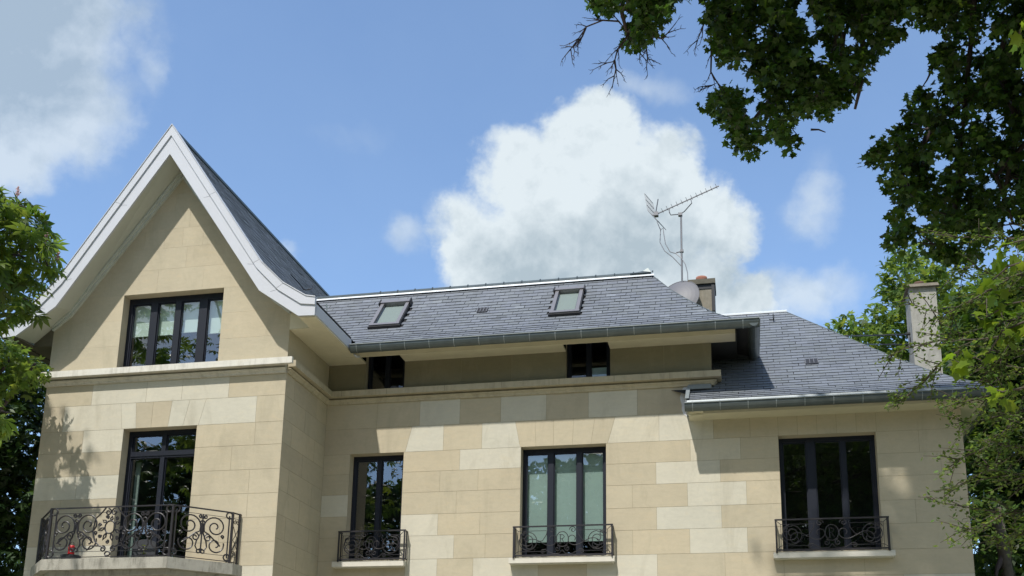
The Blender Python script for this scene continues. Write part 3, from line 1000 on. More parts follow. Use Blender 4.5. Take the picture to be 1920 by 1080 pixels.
def slates(mb, prof, to3, ulo, uhi, w=0.18, h=0.115, holes=(), tone=(0.150, 0.165, 0.188), jitter=0.0):
    """prof: (d, z) up the slope; to3(u,d,z) -> point; ulo/uhi(d): ends of each course"""
    S = arclen(prof)
    tot = S[-1]
    ds = [p[0] for p in prof]
    zs_ = [p[1] for p in prof]
    rows = int(tot / h) + 1
    for i in range(len(prof) - 1):
        (d0, z0), (d1, z1) = prof[i], prof[i + 1]
        mb.face([to3(ulo(d0), d0, z0 - .012), to3(uhi(d0), d0, z0 - .012), to3(uhi(d1), d1, z1 - .012), to3(ulo(d1), d1, z1 - .012)], 1)
    for k in range(rows):
        s0, s1 = k * h, min((k + 1) * h + .004, tot)
        if s0 >= tot - .01:
            break
        d0, z0 = float(np.interp(s0, S, ds)), float(np.interp(s0, S, zs_))
        d1, z1 = float(np.interp(s1, S, ds)), float(np.interp(s1, S, zs_))
        ln = math.hypot(d1 - d0, z1 - z0)
        nd, nz = -(z1 - z0) / ln, (d1 - d0) / ln
        lo, hi = .013, .0035
        a0, b0, a1, b1 = ulo(d0), uhi(d0), ulo(d1), uhi(d1)
        u = math.floor((min(a0, a1)) / w) * w - (w / 2 if k % 2 else 0)
        while u < max(b0, b1):
            gap = .0022
            jj = random.uniform(-.004, .004)
            l0, r0 = max(u + gap + jj, a0), min(u + w - gap + jj, b0)
            l1, r1 = max(u + gap + jj, a1), min(u + w - gap + jj, b1)
            u += w
            if r0 <= l0 and r1 <= l1:
                continue
            r0, r1 = max(r0, l0), max(r1, l1)
            cu_, cd = (l0 + r0) / 2, (d0 + d1) / 2
            if any(h_[0] < cu_ < h_[1] and h_[2] < cd < h_[3] for h_ in holes):
                continue
            br = random.gauss(1, .055)
            if random.random() < .03: br *= .82
            if random.random() < .03: br *= 1.2
            c = (tone[0] * br, tone[1] * br, tone[2] * br * random.uniform(.97, 1.04))
            drop = -.006 if random.random() < .04 else random.uniform(-.0015, .0015)
            lo_ = lo + random.uniform(-.002, .003)
            dd0, zz0 = d0 + (d1 - d0) * drop / h, z0 + (z1 - z0) * drop / h
            p = [to3(l0, dd0 + nd * lo_, zz0 + nz * lo_), to3(r0, dd0 + nd * lo_, zz0 + nz * lo_), to3(r1, d1 + nd * hi, z1 + nz * hi), to3(l1, d1 + nd * hi, z1 + nz * hi)]
            mb.face(p, 0, c)
            q0, q1 = to3(l0, dd0 + nd * .001, zz0 + nz * .001), to3(r0, dd0 + nd * .001, zz0 + nz * .001)
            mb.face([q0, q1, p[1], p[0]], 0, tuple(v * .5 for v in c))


PM = [(0, 8.30), (.3, 8.43), (.6, 8.67), (1.0, 9.08), (1.34, 9.46), (1.72, 9.96)]
PW = [(0, 7.03), (.36, 7.26), (.75, 7.58), (1.02, 7.83), (1.45, 8.24), (2.07, 8.86), (2.82, 9.60)]
EM, EW = 16.30, 16.45                   # eave lines (y)
XEM, XEW = 0.256, 3.72                  # right eave lines (x)
XGE = -6.50                             # right eave line of the gable roof
SK = [(-6.47, -5.93), (-3.16, -2.665)]  # skylights
mb = MB()
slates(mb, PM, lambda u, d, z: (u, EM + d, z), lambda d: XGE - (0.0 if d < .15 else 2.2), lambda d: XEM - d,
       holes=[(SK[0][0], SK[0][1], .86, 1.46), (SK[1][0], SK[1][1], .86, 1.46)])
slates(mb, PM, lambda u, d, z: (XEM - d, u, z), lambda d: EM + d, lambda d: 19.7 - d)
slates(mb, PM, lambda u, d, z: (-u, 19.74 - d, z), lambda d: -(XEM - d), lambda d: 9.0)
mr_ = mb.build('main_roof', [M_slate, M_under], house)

mb = MB()
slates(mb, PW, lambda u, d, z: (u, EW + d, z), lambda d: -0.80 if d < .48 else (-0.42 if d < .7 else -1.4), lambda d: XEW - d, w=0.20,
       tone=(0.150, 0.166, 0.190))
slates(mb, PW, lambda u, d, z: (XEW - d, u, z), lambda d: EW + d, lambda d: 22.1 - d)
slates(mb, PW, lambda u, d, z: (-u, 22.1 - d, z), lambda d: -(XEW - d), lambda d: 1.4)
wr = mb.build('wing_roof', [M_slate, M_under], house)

# gable roof of the left wing, profile measured down from the ridge
GP = [(2.81, 8.46), (2.66, 8.49), (2.255, 8.745), (1.85, 9.14), (0.0, 11.82)]
mb = MB()
gp = [(2.81 - d, z) for d, z in GP]
for sgn in (1, -1):
    slates(mb, gp, (lambda u, d, z: (GX + (2.81 - d), u, z)) if sgn == 1 else (lambda u, d, z: (GX - (2.81 - d), -u, z)),
           (lambda d: 14.74) if sgn == 1 else (lambda d: -23.0), (lambda d: (16.4 if d < .05 else 23.0)) if sgn == 1 else (lambda d: -14.74), w=0.2, h=0.125, tone=(0.150, 0.166, 0.184))
gr = mb.build('gable_roof', [M_slate, M_under], house)

# verge boards in two steps along the concave rake
OUT = [(0, 11.896), (1.854, 9.193), (2.261, 8.79), (2.667, 8.534), (2.83, 8.50)]
STP = [(0, 11.70), (1.777, 9.095), (2.185, 8.675), (2.584, 8.41), (2.832, 8.377)]
INN = [(0, 11.356), (1.845, 8.701), (2.551, 8.213), (2.83, 8.204)]
YV = 14.73


def resample(prof, xs):
    return [(x, float(np.interp(x, [p[0] for p in prof], [p[1] for p in prof]))) for x in xs]


def band(mb, lo, hi, y0, y1, mi=0):
    xs = sorted(set([p[0] for p in lo] + [p[0] for p in hi]))
    xs = [x for x in xs if x <= 2.83]
    a, b = resample(lo, xs), resample(hi, xs)
    for s in (1, -1):
        for i in range(len(xs) - 1):
            p = [(GX + s * a[i][0], a[i][1]), (GX + s * a[i + 1][0], a[i + 1][1]), (GX + s * b[i + 1][0], b[i + 1][1]), (GX + s * b[i][0], b[i][1])]
            if s < 0:
                p = p[::-1]
            for (y, rev) in ((y0, False), (y1, True)):
                q = [(x, y, z) for x, z in p]
                mb.face(q[::-1] if rev else q, mi)
            q = p
            for (i0, i1) in ((0, 1), (2, 3)):
                mb.face([(q[i0][0], y0, q[i0][1]), (q[i0][0], y1, q[i0][1]), (q[i1][0], y1, q[i1][1]), (q[i1][0], y0, q[i1][1])], mi)
        mb.face([(GX + s * 2.83, y0, a[-1][1]), (GX + s * 2.83, y1, a[-1][1]), (GX + s * 2.83, y1, b[-1][1]), (GX + s * 2.83, y0, b[-1][1])], mi)


mb = MB()
band(mb, STP, OUT, YV, YV + .06)
INN2 = [(0, 11.356), (1.845, 8.701), (2.551, 8.213), (2.83, 8.204)]
band(mb, INN2, [(x, z + .0) for x, z in STP], YV + .022, YV + .06)
for s in (1, -1):
    for xj in (.93, 1.82, 2.26):
        za = float(np.interp(xj, [p[0] for p in OUT], [p[1] for p in OUT])) - .01
        zb = float(np.interp(xj - .10, [p[0] for p in STP], [p[1] for p in STP])) + .01
        zc_ = float(np.interp(xj - .26, [p[0] for p in INN], [p[1] for p in INN])) + .01
        mb.tube([(GX + s * xj, YV - .0002, za), (GX + s * (xj - .10), YV - .0002, zb)], .0022, 4, 1)
        mb.tube([(GX + s * (xj - .10), YV + .0218, zb - .02), (GX + s * (xj - .22), YV + .0218, zc_ + .06)], .0022, 4, 1)
mb.build('verge_board', [M_white, M_galv], gr)
mb = MB()
band(mb, [(x, z + .002) for x, z in OUT], [(x, z + .018) for x, z in OUT], YV - .012, YV + .09)
mb.build('verge_trim', M_white, gr)
# sloping soffit under the gable overhang and the moulding against the wall
mb = MB()
WSF = [(0, 11.31), (1.86, 8.84), (2.40, 8.44), (2.83, 8.30)]
for s in (1, -1):
    fr, wa = resample(INN, [0, 1.845, 2.551]), [(0, 11.31), (1.86, 8.84), (2.551, 8.27)]
    for i in range(2):
        mb.face([(GX + s * fr[i][0], YV + .06, fr[i][1]), (GX + s * fr[i + 1][0], YV + .06, fr[i + 1][1]), (GX + s * wa[i + 1][0], FRONT + .05, wa[i + 1][1]), (GX + s * wa[i][0], FRONT + .05, wa[i][1])])
    # thin board joint at the kink
    mb.tube([(GX + s * fr[1][0], YV + .06, fr[1][1]), (GX + s * wa[1][0], FRONT, wa[1][1])], .004, 4)
mb.build('sloping_soffit', M_soffit_g, gr)
mb = MB()
band(mb, [(0, 11.16), (1.86, 8.72), (2.18, 8.47)], [(0, 11.30), (1.86, 8.835), (2.2, 8.57)], FRONT - .05, FRONT - .001)
band(mb, [(0, 11.22), (1.86, 8.77), (2.18, 8.52)], [(0, 11.30), (1.86, 8.836), (2.2, 8.58)], FRONT - .085, FRONT - .0505)
mb.build('rake_moulding', simple('pale_green_moulding', (0.50, 0.52, 0.48), 0.5), gr)

M_soffit_shaded = simple('shaded_soffit_boards', (0.13, 0.115, 0.085), 0.8, vary=0.15)  # left-hand soffit, its colour darkened to carry the shade beside the trees
# flat side soffits and fascias of the gable roof
for s in (1, -1):
    mb = MB()
    xa, xb = GX + s * 2.19, GX + s * 2.66
    yb_ = 17.0 if s > 0 else 23.0
    mb.box(min(xa, xb), max(xa, xb), FRONT + .001, yb_, 8.202, 8.235)
    xc = GX + s * 2.545
    mb.box(min(xc, xb), max(xc, xb), YV + .07, FRONT, 8.202, 8.235)
    # lower border board with a dark slit
    x2, x3 = GX + s * 2.675, GX + s * 2.83
    mb.box(min(x2, x3), max(x2, x3), YV + .061, 16.60 if s > 0 else 23.0, 8.188, 8.215)
    xe_ = GX + s * 2.55
    mb.face([(xa, FRONT - .004, 8.21), (xe_, FRONT - .004, 8.21), (xe_, FRONT - .004, 8.27), (xa, FRONT - .004, 8.60)])
    mb.build('eave_soffit', M_soffit if s > 0 else M_soffit_shaded, gr)
for s in (1, -1):
    mb = MB()
    x2, x3 = GX + s * 2.822, GX + s * 2.842
    mb.box(min(x2, x3), max(x2, x3), YV + .061, 16.34 if s > 0 else 23.0, 8.216, 8.40)
    mb.build('fascia', M_white, gr)
# ridge of the gable roof
mb = MB()
mb.tube([(GX, 14.80, 11.83), (GX, 23.0, 11.83)], .045, 6)
mb.build('ridge_cap', M_zinc, gr)
mb = MB()
mb.tube([(GX + 1.30, 17.55, 10.05), (GX + 1.36, 17.5, 9.98), (GX + 1.44, 17.45, 9.93), (GX + 1.52, 17.5, 9.97), (GX + 1.50, 17.6, 10.05)], .012, 5)
mb.tube([(GX + 1.22, 17.2, 10.16), (GX + 1.38, 17.5, 9.96)], .010, 5)
mb.build('roof_hook', M_dark, gr)

# main eave: soffit with notches at the attic windows, fascia and gutter
mb = MB()
yo = 16.63
segs = [(XI + .47, A1[0]), (A1[1], A2[0]), (A2[1], -0.02)]
for (a, b) in segs:
    mb.box(a, b, yo, MAIN + .01, 8.20, 8.23)
for (a, b) in (A1, A2):
    mb.box(a, b, yo, yo + .045, 8.20, 8.23)
mb.box(XI + .47, -0.02, yo - .02, yo - .001, 8.185, 8.34)
# underside of the flared slates beyond the soffit
mb.face([(XGE, yo - .02, 8.335), (.0, yo - .02, 8.335), (XEM, EM, 8.238), (XGE, EM, 8.238)])
mb.build('eave_soffit', M_soffit, mr_)
mb = MB()
mb.box(XA, -0.02, MAIN + .011, 18.6, 8.20, 8.23)
mb.box(-0.019, 0.0, yo - .02, 18.6, 8.185, 8.34)
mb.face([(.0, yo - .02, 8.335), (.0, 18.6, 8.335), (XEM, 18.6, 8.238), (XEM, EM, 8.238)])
mb.build('eave_soffit', simple('shaded_boards', (0.030, 0.032, 0.034), 0.8), mr_)  # side soffit coloured near black: the shade of the eave hollow is painted in


def gutter(mb, p0, p1, out, r=.088, seg=9, ring=.43, back=.02):
    """open half-round gutter from p0 to p1, out = horizontal outward direction"""
    p0, p1, out = Vector(p0), Vector(p1), Vector(out).normalized()
    L = (p1 - p0).length
    t = (p1 - p0).normalized()
    up = Vector((0, 0, 1))
    prof = [(-math.cos(a) * r, -math.sin(a) * r * 1.38) for a in [math.pi * i / seg for i in range(seg + 1)]]
    ring_pts = lambda base, k=1.0: [base + out * (x * k) + up * (z * k) for x, z in prof]
    A, B = ring_pts(p0), ring_pts(p1)
    A2_, B2_ = ring_pts(p0, .95), ring_pts(p1, .95)
    for i in range(seg):
        mb.face([A[i], B[i], B[i + 1], A[i + 1]])
        mb.face([A2_[i + 1], B2_[i + 1], B2_[i], A2_[i]])
    mb.face(A)
    mb.face(B[::-1])
    # rolled bead on the outer lip, upstand at the back
    lip = out * (r + .004) + up * .004
    mb.tube([p0 + lip, p1 + lip], .011, 6, 1)
    mb.face([p0 - out * r, p1 - out * r, p1 - out * (r + back) + up * .07, p0 - out * (r + back) + up * .07])
    n = int(L / ring)
    for k in range(n + 1):
        b = p0 + t * min(k * ring + .12, L - .01)
        pts = ring_pts(b, 1.06)
        pts2 = ring_pts(b + t * .012, 1.06)
        for i in range(seg):
            mb.face([pts[i], pts2[i], pts2[i + 1], pts[i + 1]], 1)
        mb.tube([b + up * .0 + out * r * 1.05, b + up * .03 + out * (r * .6), b - out * r + up * .05], .006, 4)


mb = MB()
gutter(mb, (-6.47, 16.28, 8.255), (.36, 16.28, 8.255), (0, -1, 0))
mb.build('gutter', [M_zinc, M_zinc_mid], mr_)
mb = MB()
gutter(mb, (.275, 16.21, 8.252), (.275, 17.95, 8.252), (1, 0, 0))
mb.build('gutter', [M_zinc, M_zinc_mid], mr_)
mb = MB()   # bright flashing strip showing between slates and gutter
mb.face([(-6.45, EM - .05, 8.225), (XEM, EM - .05, 8.225), (XEM, EM - .035, 8.300), (-6.45, EM - .035, 8.300)])
mb.build('eave_flashing', M_zinc_mid, mr_)
mb = MB()   # stub end of the small downpipe elbow
mb.tube([(-6.42, 16.32, 8.12), (-6.40, 16.38, 8.10), (-6.36, 16.42, 8.12)], .02, 8)
mb.build('bracket', M_white, mr_)

# ridge of the main roof: zinc strip with clips and an end piece
mb = MB()
mb.face([(-8.7, 18.02 - .075, 9.925), (-1.42, 18.02 - .075, 9.925), (-1.42, 18.02 - .035, 9.975), (-8.7, 18.02 - .035, 9.975)])
mb.build('ridge_flashing', M_zinc_new, mr_)
mb = MB()
mb.tube([(-8.7, 18.02, 9.995), (-1.47, 18.02, 9.995)], .042, 8)
for k in range(16):
    x = -6.62 + k * .345
    mb.tube([(x, 17.975, 10.0), (x, 17.99, 10.035), (x, 18.02, 10.05), (x, 18.04, 10.03)], .010, 5)
mb.hexa([(-1.85, 17.96, 10.0), (-1.47, 17.96, 10.0), (-1.47, 18.08, 10.0), (-1.85, 18.08, 10.0), (-1.62, 18.0, 10.05), (-1.53, 18.0, 10.105), (-1.53, 18.04, 10.105), (-1.62, 18.04, 10.05)])
mb.build('ridge_cap', M_zinc, mr_)
for sgn, rr_, pts in ((1, mr_, (PM, XEM, EM)), (1, wr, (PW, XEW, EW))):
    mb = MB()
    pr, xe, ye = pts
    for (off) in (0,):
        mb.tube([(xe - d, ye + d, z + .006) for d, z in pr], .012, 5)
    mb.build('hip_flashing', M_zinc, rr_)

# wing roof ridge, eave
mb = MB()
mb.tube([(-1.3, 19.27, 9.605), (0.93, 19.27, 9.605)], .034, 8)
mb.build('ridge_cap', M_zinc_new, wr)
mb = MB()
mb.box(-0.56, 3.70, 16.63, MAIN - .001, 6.86, 6.89)
mb.box(-0.56, 3.70, 16.61, 16.629, 6.85, 7.02)
mb.box(XR + .001, 3.70, MAIN - .001, 22.0, 6.86, 6.89)
mb.face([(-0.80, 16.61, 7.0), (3.70, 16.61, 7.0), (XEW, EW, 7.008), (-0.80, EW, 7.008)])
mb.tube([(-0.80, 16.50, 6.83), (-0.75, 16.56, 6.815), (-0.56, 16.63, 6.85)], .018, 6)
mb.face([(-0.80, 16.46, 6.86), (-0.80, MAIN, 6.86), (-0.56, MAIN, 6.855), (-0.56, 16.46, 6.855)])
mb.build('eave_soffit', M_soffit, wr)
mb = MB()
gutter(mb, (-.845, 16.455, 6.965), (3.80, 16.455, 6.965), (0, -1, 0), r=.085)
gutter(mb, (3.735, 16.40, 6.96), (3.735, 22.0, 6.96), (1, 0, 0), r=.08)
mb.build('gutter', [M_zinc, M_zinc_mid], wr)
mb = MB()
mb.face([(-.81, EW - .05, 6.96), (XEW, EW - .05, 6.96), (XEW, EW - .035, 7.022), (-.81, EW - .035, 7.022)])
# stepped flashing against the wall at the roof's left end
mb.face([(-.80, 16.93, 7.46), (-.435, 16.93, 7.46), (-.435, 16.86, 7.36), (-.80, 16.86, 7.36)])
mb.box(-.82, -.43, 16.935, MAIN - .002, 7.35, 7.448)
mb.box(-.84, -.80, 16.60, MAIN - .002, 6.93, 7.10)
for k in range(6):
    mb.box(-.835, -.775, 16.42 + k * .085, 16.50 + k * .085, 7.06 + k * .055, 7.095 + k * .055)
mb.build('eave_flashing', M_zinc_mid, wr)
mb = MB()
pts = []
for k in range(22):
    an = 2 * math.pi * k / 22
    rr_ = .235 * (1 + .10 * math.sin(3 * an + 1) + .06 * math.sin(7 * an))
    pts.append((-.78 + rr_ * .72 * math.cos(an), MAIN - .004, 7.20 + rr_ * 1.15 * math.sin(an)))
mb.face(pts[::-1])
mb.box(-.80, -.435, MAIN - .05, MAIN - .005, 7.40, 7.455)
mb.build('mortar_patch', M_patch, house)

# roof vents, snow hook
for (rf, u0, u1, d0, d1, prof, ye) in ((mr_, -4.545, -4.37, 1.075, 1.205, PM, EM), (wr, 1.115, 1.315, 1.085, 1.235, PW, EW)):
    mb = MB()
    zz = lambda d: float(np.interp(d, [p[0] for p in prof], [p[1] for p in prof])) + .032
    mb.face([(u0, ye + d0, zz(d0) + .002), (u1, ye + d0, zz(d0) + .002), (u1, ye + d1, zz(d1) + .002), (u0, ye + d1, zz(d1) + .002)])
    n = 4
    for k in range(n):
        x = u0 + (u1 - u0) * k / (n - 1)
        mb.hexa([(x - .006, ye + d0, zz(d0)), (x + .006, ye + d0, zz(d0)), (x + .006, ye + d1, zz(d1)), (x - .006, ye + d1, zz(d1)),
                 (x - .006, ye + d0 - .012, zz(d0) + .012), (x + .006, ye + d0 - .012, zz(d0) + .012), (x + .006, ye + d1 - .012, zz(d1) + .012), (x - .006, ye + d1 - .012, zz(d1) + .012)], 1)
    mb.build('roof_vent', [M_dark, M_galv], rf)
mb = MB()
mb.tube([(.672, 19.02, 9.36), (.672, 18.98, 9.46)], .008, 5)
mb.tube([(.672, 19.0, 9.37), (.672, 18.9, 9.30), (.672, 18.88, 9.34)], .012, 5)
mb.tube([(.60, 18.95, 9.34), (.672, 18.95, 9.33)], .008, 5)
mb.build('roof_hook', M_dark, wr)

# skylights on the main roof
def skylight(x0, x1):
    d0, d1 = .85, 1.47
    zz = lambda d: float(np.interp(d, [p[0] for p in PM], [p[1] for p in PM]))
    A = Vector((0, EM + d0, zz(d0)))
    B = Vector((0, EM + d1, zz(d1)))
    t = (B - A).normalized()
    L = (B - A).length
    n = Vector((0, -t.z, t.y))
    ex = Vector((1, 0, 0))

    def bx(mb, u0, u1, s0, s1, h0, h1, mi=0):
        P = lambda u, s, h: A + ex * u + t * s + n * h
        mb.hexa([P(u0, s0, h0), P(u1, s0, h0), P(u1, s1, h0), P(u0, s1, h0), P(u0, s0, h1), P(u1, s0, h1), P(u1, s1, h1), P(u0, s1, h1)], mi)
    mb = MB()
    w_ = .062
    bx(mb, x0, x0 + w_, w_, L, -.03, .075)
    bx(mb, x1 - w_, x1, w_, L, -.03, .075)
    bx(mb, x0 - .01, x1 + .01, 0, w_, -.03, .078)
    bx(mb, x0 - .012, x1 + .012, L - w_, L + .02, -.03, .10)
    bx(mb, x0 - .03, x0 - .0125, L - .12, L + .05, -.02, .115, 1)
    bx(mb, x1 + .0125, x1 + .03, L - .12, L + .05, -.02, .115, 1)
    bx(mb, x0 - .03, x1 + .03, -.03, -.001, -.01, .055, 1)
    bx(mb, x1 + .001, x1 + .014, 0, L - .121, -.01, .06, 1)
    # seat frame inside
    bx(mb, x0 + w_, x0 + w_ + .015, w_, L - w_, -.02, .045, 1)
    bx(mb, x1 - w_ - .015, x1 - w_, w_, L - w_, -.02, .045, 1)
    o = mb.build('skylight', [M_galv_d, M_dark, M_zinc], house)
    pm = MB()
    pm.face([A + ex * u + t * s_ + n * .048 for u, s_ in ((x0 + w_, w_), (x1 - w_, w_), (x1 - w_, L - w_), (x0 + w_, L - w_))])
    pm.build('pane', M_sky_pane, o)
    bm_ = MB()
    bx(bm_, x0 + w_, x1 - w_, w_, L - w_, .004, .010)
    bm_.build('roller_blind', simple('grey_green_blind', (0.20, 0.225, 0.20), 0.8, vary=0.02), o)


M_galv_d = simple('brown_grey_aluminium', (0.20, 0.195, 0.21), 0.4, metal=0.3, vary=0.05)
skylight(-6.475, -5.925)
skylight(-3.165, -2.66)

# chimneys
mb = MB()
cx0, cx1, cy0, cy1 = -.845, -.455, 20.0, 20.55
mb.box(cx0, cx1, cy0, cy1, 8.2, 10.55)
ch = mb.build('chimney', M_render, house)
mb = MB()
mb.box(cx0 - .06, cx1 + .08, cy0 - .05, cy1 + .05, 10.60, 10.70)
mb.build('chimney_cap', simple('mossy_cap', (0.12, 0.11, 0.085), 0.95, vary=0.3, bump=.5), ch)
mb = MB()
mb.box(cx0 - .045, cx0 - .002, cy0 - .03, cy1 + .03, 10.03, 10.599)
mb.box(cx1 + .002, cx1 + .062, cy0 - .03, cy1 + .03, 10.02, 10.599)
mb.box(cx0 - .001, cx1 + .001, cy0 - .012, cy0 - .001, 10.50, 10.599)
mb.build('flashing', M_dark, ch)
mb = MB()
mb.lathe([(.10, 10.70), (.112, 10.72), (.108, 10.80), (.112, 10.82), (.112, 10.86), (.085, 10.86), (.08, 10.74)], -.65, 20.25, 20)
mb.build('chimney_pot', M_pot, ch, smooth=True)
mb = MB()
kx0, kx1, ky0, ky1 = 2.94, 3.375, 18.2, 18.7
mb.box(kx0, kx1, ky0, ky1, 6.9, 8.36)
mb.box(kx0 + .001, kx1 - .001, ky0 + .001, ky1 - .001, 8.361, 8.80)
mb.box(kx0, kx1, ky0, ky1, 8.801, 9.44)
ch2 = mb.build('chimney', simple('grey_cement_render', (0.34, 0.33, 0.30), 0.92, vary=.12, scale=6, bump=.4, grime=.55), house)
mb = MB()
ax_, bx_, ay_, by_ = kx0 - .05, kx1 + .05, ky0 - .06, ky1 + .06
mb.hexa([(ax_, ay_, 9.44), (bx_, ay_, 9.44), (bx_, by_, 9.44), (ax_, by_, 9.44), (ax_ + .02, ay_ + .02, 9.50), (bx_ - .02, ay_ + .02, 9.50), (bx_ - .02, by_ - .02, 9.50), (ax_ + .02, by_ - .02, 9.50)])
mb.build('chimney_cap', simple('mossy_slab', (0.17, 0.15, 0.12), 0.95, vary=0.3, bump=.5), ch2)
mb = MB()
mb.lathe([(.075, 9.50), (.085, 9.52), (.08, 9.60), (.086, 9.62), (.06, 9.62), (.055, 9.52)], 3.14, 18.42, 16)
mb.build('chimney_pot', simple('brown_clay', (0.12, 0.07, 0.055), 0.9, vary=.2), ch2, smooth=True)

# two black service wires from the right chimney to the far side of the roof
mb = MB()
mb.tube([(2.93, 18.45, 8.70), (2.86, 18.47, 8.70), (2.40, 19.2, 9.00), (2.02, 20.0, 9.33), (1.2, 22.0, 10.1)], .013, 5)
mb.tube([(2.93, 18.45, 8.51), (2.86, 18.47, 8.515), (2.55, 19.0, 8.74), (2.37, 20.0, 9.14), (1.9, 22.0, 9.9)], .011, 5)
mb.tube([(2.88, 18.45, 8.70), (2.96, 18.45, 8.70)], .03, 6)
mb.box(2.925, 2.939, 18.40, 18.46, 8.56, 8.62)
tag(mb.build('service_cable', M_dark), 'pair of black cables fixed to the pale right-hand chimney and running off behind the roof', 'cable')

# ------------------------------------------------------------------ aerial and dish
ant = empty('tv_aerial', (-1.02, 20.0, 9.6))
tag(ant, 'rake-shaped television aerial on a tall thin mast behind the main roof ridge', 'aerial')


def local(o, mbx):
    L = o.location
    mbx.v = [(v[0] - L.x, v[1] - L.y, v[2] - L.z) for v in mbx.v]
    return mbx


mb = MB()
mb.tube([(-1.03, 20.0, 9.6), (-1.015, 20.0, 12.17)], .020, 8)
mb.tube([(-1.02, 20.0, 11.35), (-1.13, 20.0, 11.33)], .014, 6)
mb.box(-1.05, -.98, 19.97, 20.03, 11.33, 11.38)
local(ant, mb).build('mast', M_galv, ant)
mb = MB()
boom0, boom1 = Vector((-1.50, 20.0, 12.22)), Vector((-.245, 19.8, 12.61))
bd = (boom1 - boom0).normalized()
mb.tube([boom0, boom1], .014, 6)
perp = Vector((0, 0, 1))
side_ = bd.cross(Vector((0, 0, 1))).normalized()
for k in range(12):
    p = boom0 + bd * (.12 + k * .105)
    mb.tube([p, p + Vector((-.012, 0, .055 + .012 * (k % 2)))], .005, 4)
    mb.tube([p - side_ * .10 + Vector((0, 0, .02)), p + side_ * .10 + Vector((0, 0, .02))], .004, 4)
    mb.tube([p, p + Vector((.02, 0, -.03))], .006, 4)
# cradle under the boom
mb.tube([boom0 + bd * .27 , boom0 + bd * .27 + Vector((0, 0, -.09)), Vector((-1.22, 20.0, 12.17)), Vector((-1.03, 20, 12.17)), Vector((-.95, 20, 12.22)), boom0 + bd * .73 + Vector((0.02, 0, -.10)), boom0 + bd * .73], .010, 6)
mb.box(-1.07, -.99, 19.96, 20.04, 12.13, 12.19)
local(ant, mb).build('boom', M_galv, ant)
mb = MB()
# two wire reflector panels in a V behind the dipole
for (pa, pb) in (((-1.60, 12.20), (-1.66, 12.58)), ((-1.60, 12.20), (-1.40, 11.95))):
    for j in range(7):
        y_ = 19.78 + j * .07
        mb.tube([(pa[0] + (j - 3) * .022, y_, pa[1]), (pb[0] + (j - 3) * .022, y_, pb[1])], .0065, 4)
    for t_ in (0, .33, .66, 1):
        x_, z_ = pa[0] + (pb[0] - pa[0]) * t_, pa[1] + (pb[1] - pa[1]) * t_
        mb.tube([(x_ - .066, 19.78, z_), (x_ + .066, 20.20, z_)], .0055, 4)
mb.tube([(-1.60, 20, 12.20), boom0], .02, 6)
mb.tube([(-1.53, 20, 12.20), (-1.47, 20, 12.55)], .012, 5)
mb.box(-1.56, -1.47, 19.95, 20.05, 12.17, 12.25)
local(ant, mb).build('reflector', M_galv, ant)
mb = MB()
loop = [(-1.50, 20, 12.05), (-1.43, 20, 11.85), (-1.38, 20, 11.90), (-1.37, 20, 11.78), (-1.34, 20, 11.55), (-1.25, 20, 11.36), (-1.13, 20, 11.31), (-1.03, 19.98, 11.20), (-.95, 19.97, 11.05), (-.91, 19.97, 10.85), (-.91, 19.97, 10.68), (-.95, 19.98, 10.62), (-1.0, 19.98, 10.70)]
mb.tube(loop, .009, 5)
mb.tube([(-1.43, 20.02, 11.90), (-1.45, 20.02, 11.6), (-1.36, 20.02, 11.40), (-1.2, 20.02, 11.25), (-1.04, 20.02, 11.05)], .009, 5)
local(ant, mb).build('aerial_lead', M_galv, ant)

dish = empty('satellite_dish', (-1.02, 19.85, 10.2))
tag(dish, 'grey satellite dish half hidden between the roof slope and the left chimney', 'satellite dish')
mb = MB()
c0 = Vector((-1.12, 19.80, 10.32))
ax = Vector((-.25, -.86, .30)).normalized()
e1 = ax.cross(Vector((0, 0, 1))).normalized()
e2 = e1.cross(ax)
R_ = .42
rings = []
for j in range(7):
    rj = R_ * j / 6
    dz = .10 * (j / 6) ** 2
    rings.append([c0 + e1 * (rj * math.cos(2 * math.pi * k / 32)) + e2 * (rj * 1.06 * math.sin(2 * math.pi * k / 32)) + ax * (-dz) for k in range(32)])
for j in range(6):
    for k in range(32):
        k2 = (k + 1) % 32
        mb.face([rings[j][k], rings[j][k2], rings[j + 1][k2], rings[j + 1][k]])
mb.tube([tuple(p) for p in rings[6]] + [tuple(rings[6][0])], .010, 5)
local(dish, mb).build('dish', M_dish, dish, smooth=True)
mb = MB()
mb.tube([c0 - ax * .02, (-1.02, 20.02, 10.25)], .03, 6)
local(dish, mb).build('arm', M_dark, dish)

# ------------------------------------------------------------------ small things
lan = empty('red_lantern', (-10.24, 14.6, 4.40))
tag(lan, 'small bright red lantern standing behind the left scrolls of the balcony railing', 'lantern')
mb = MB()
mb.lathe([(0.0, 0), (.045, 0), (.05, .02), (.05, .14), (.04, .16), (.0, .16)], 0, 0, 14)
mb.build('body', M_red, lan, smooth=False)
mb = MB()
mb.tube([(-.04, 0, .16), (-.03, 0, .20), (0, 0, .22), (.03, 0, .20), (.04, 0, .16)], .005, 5)
mb.build('handle', M_dark, lan)
mb = MB()
mb.lathe([(0, -.10), (.13, -.10), (.15, -.02), (.15, .0), (0, 0)], 0, 0, 18)
tag(mb.build('plant_tray', M_greyplastic), 'dark round tray carrying the red lantern on the balcony', 'tray').location = (-10.24, 14.6, 4.40)

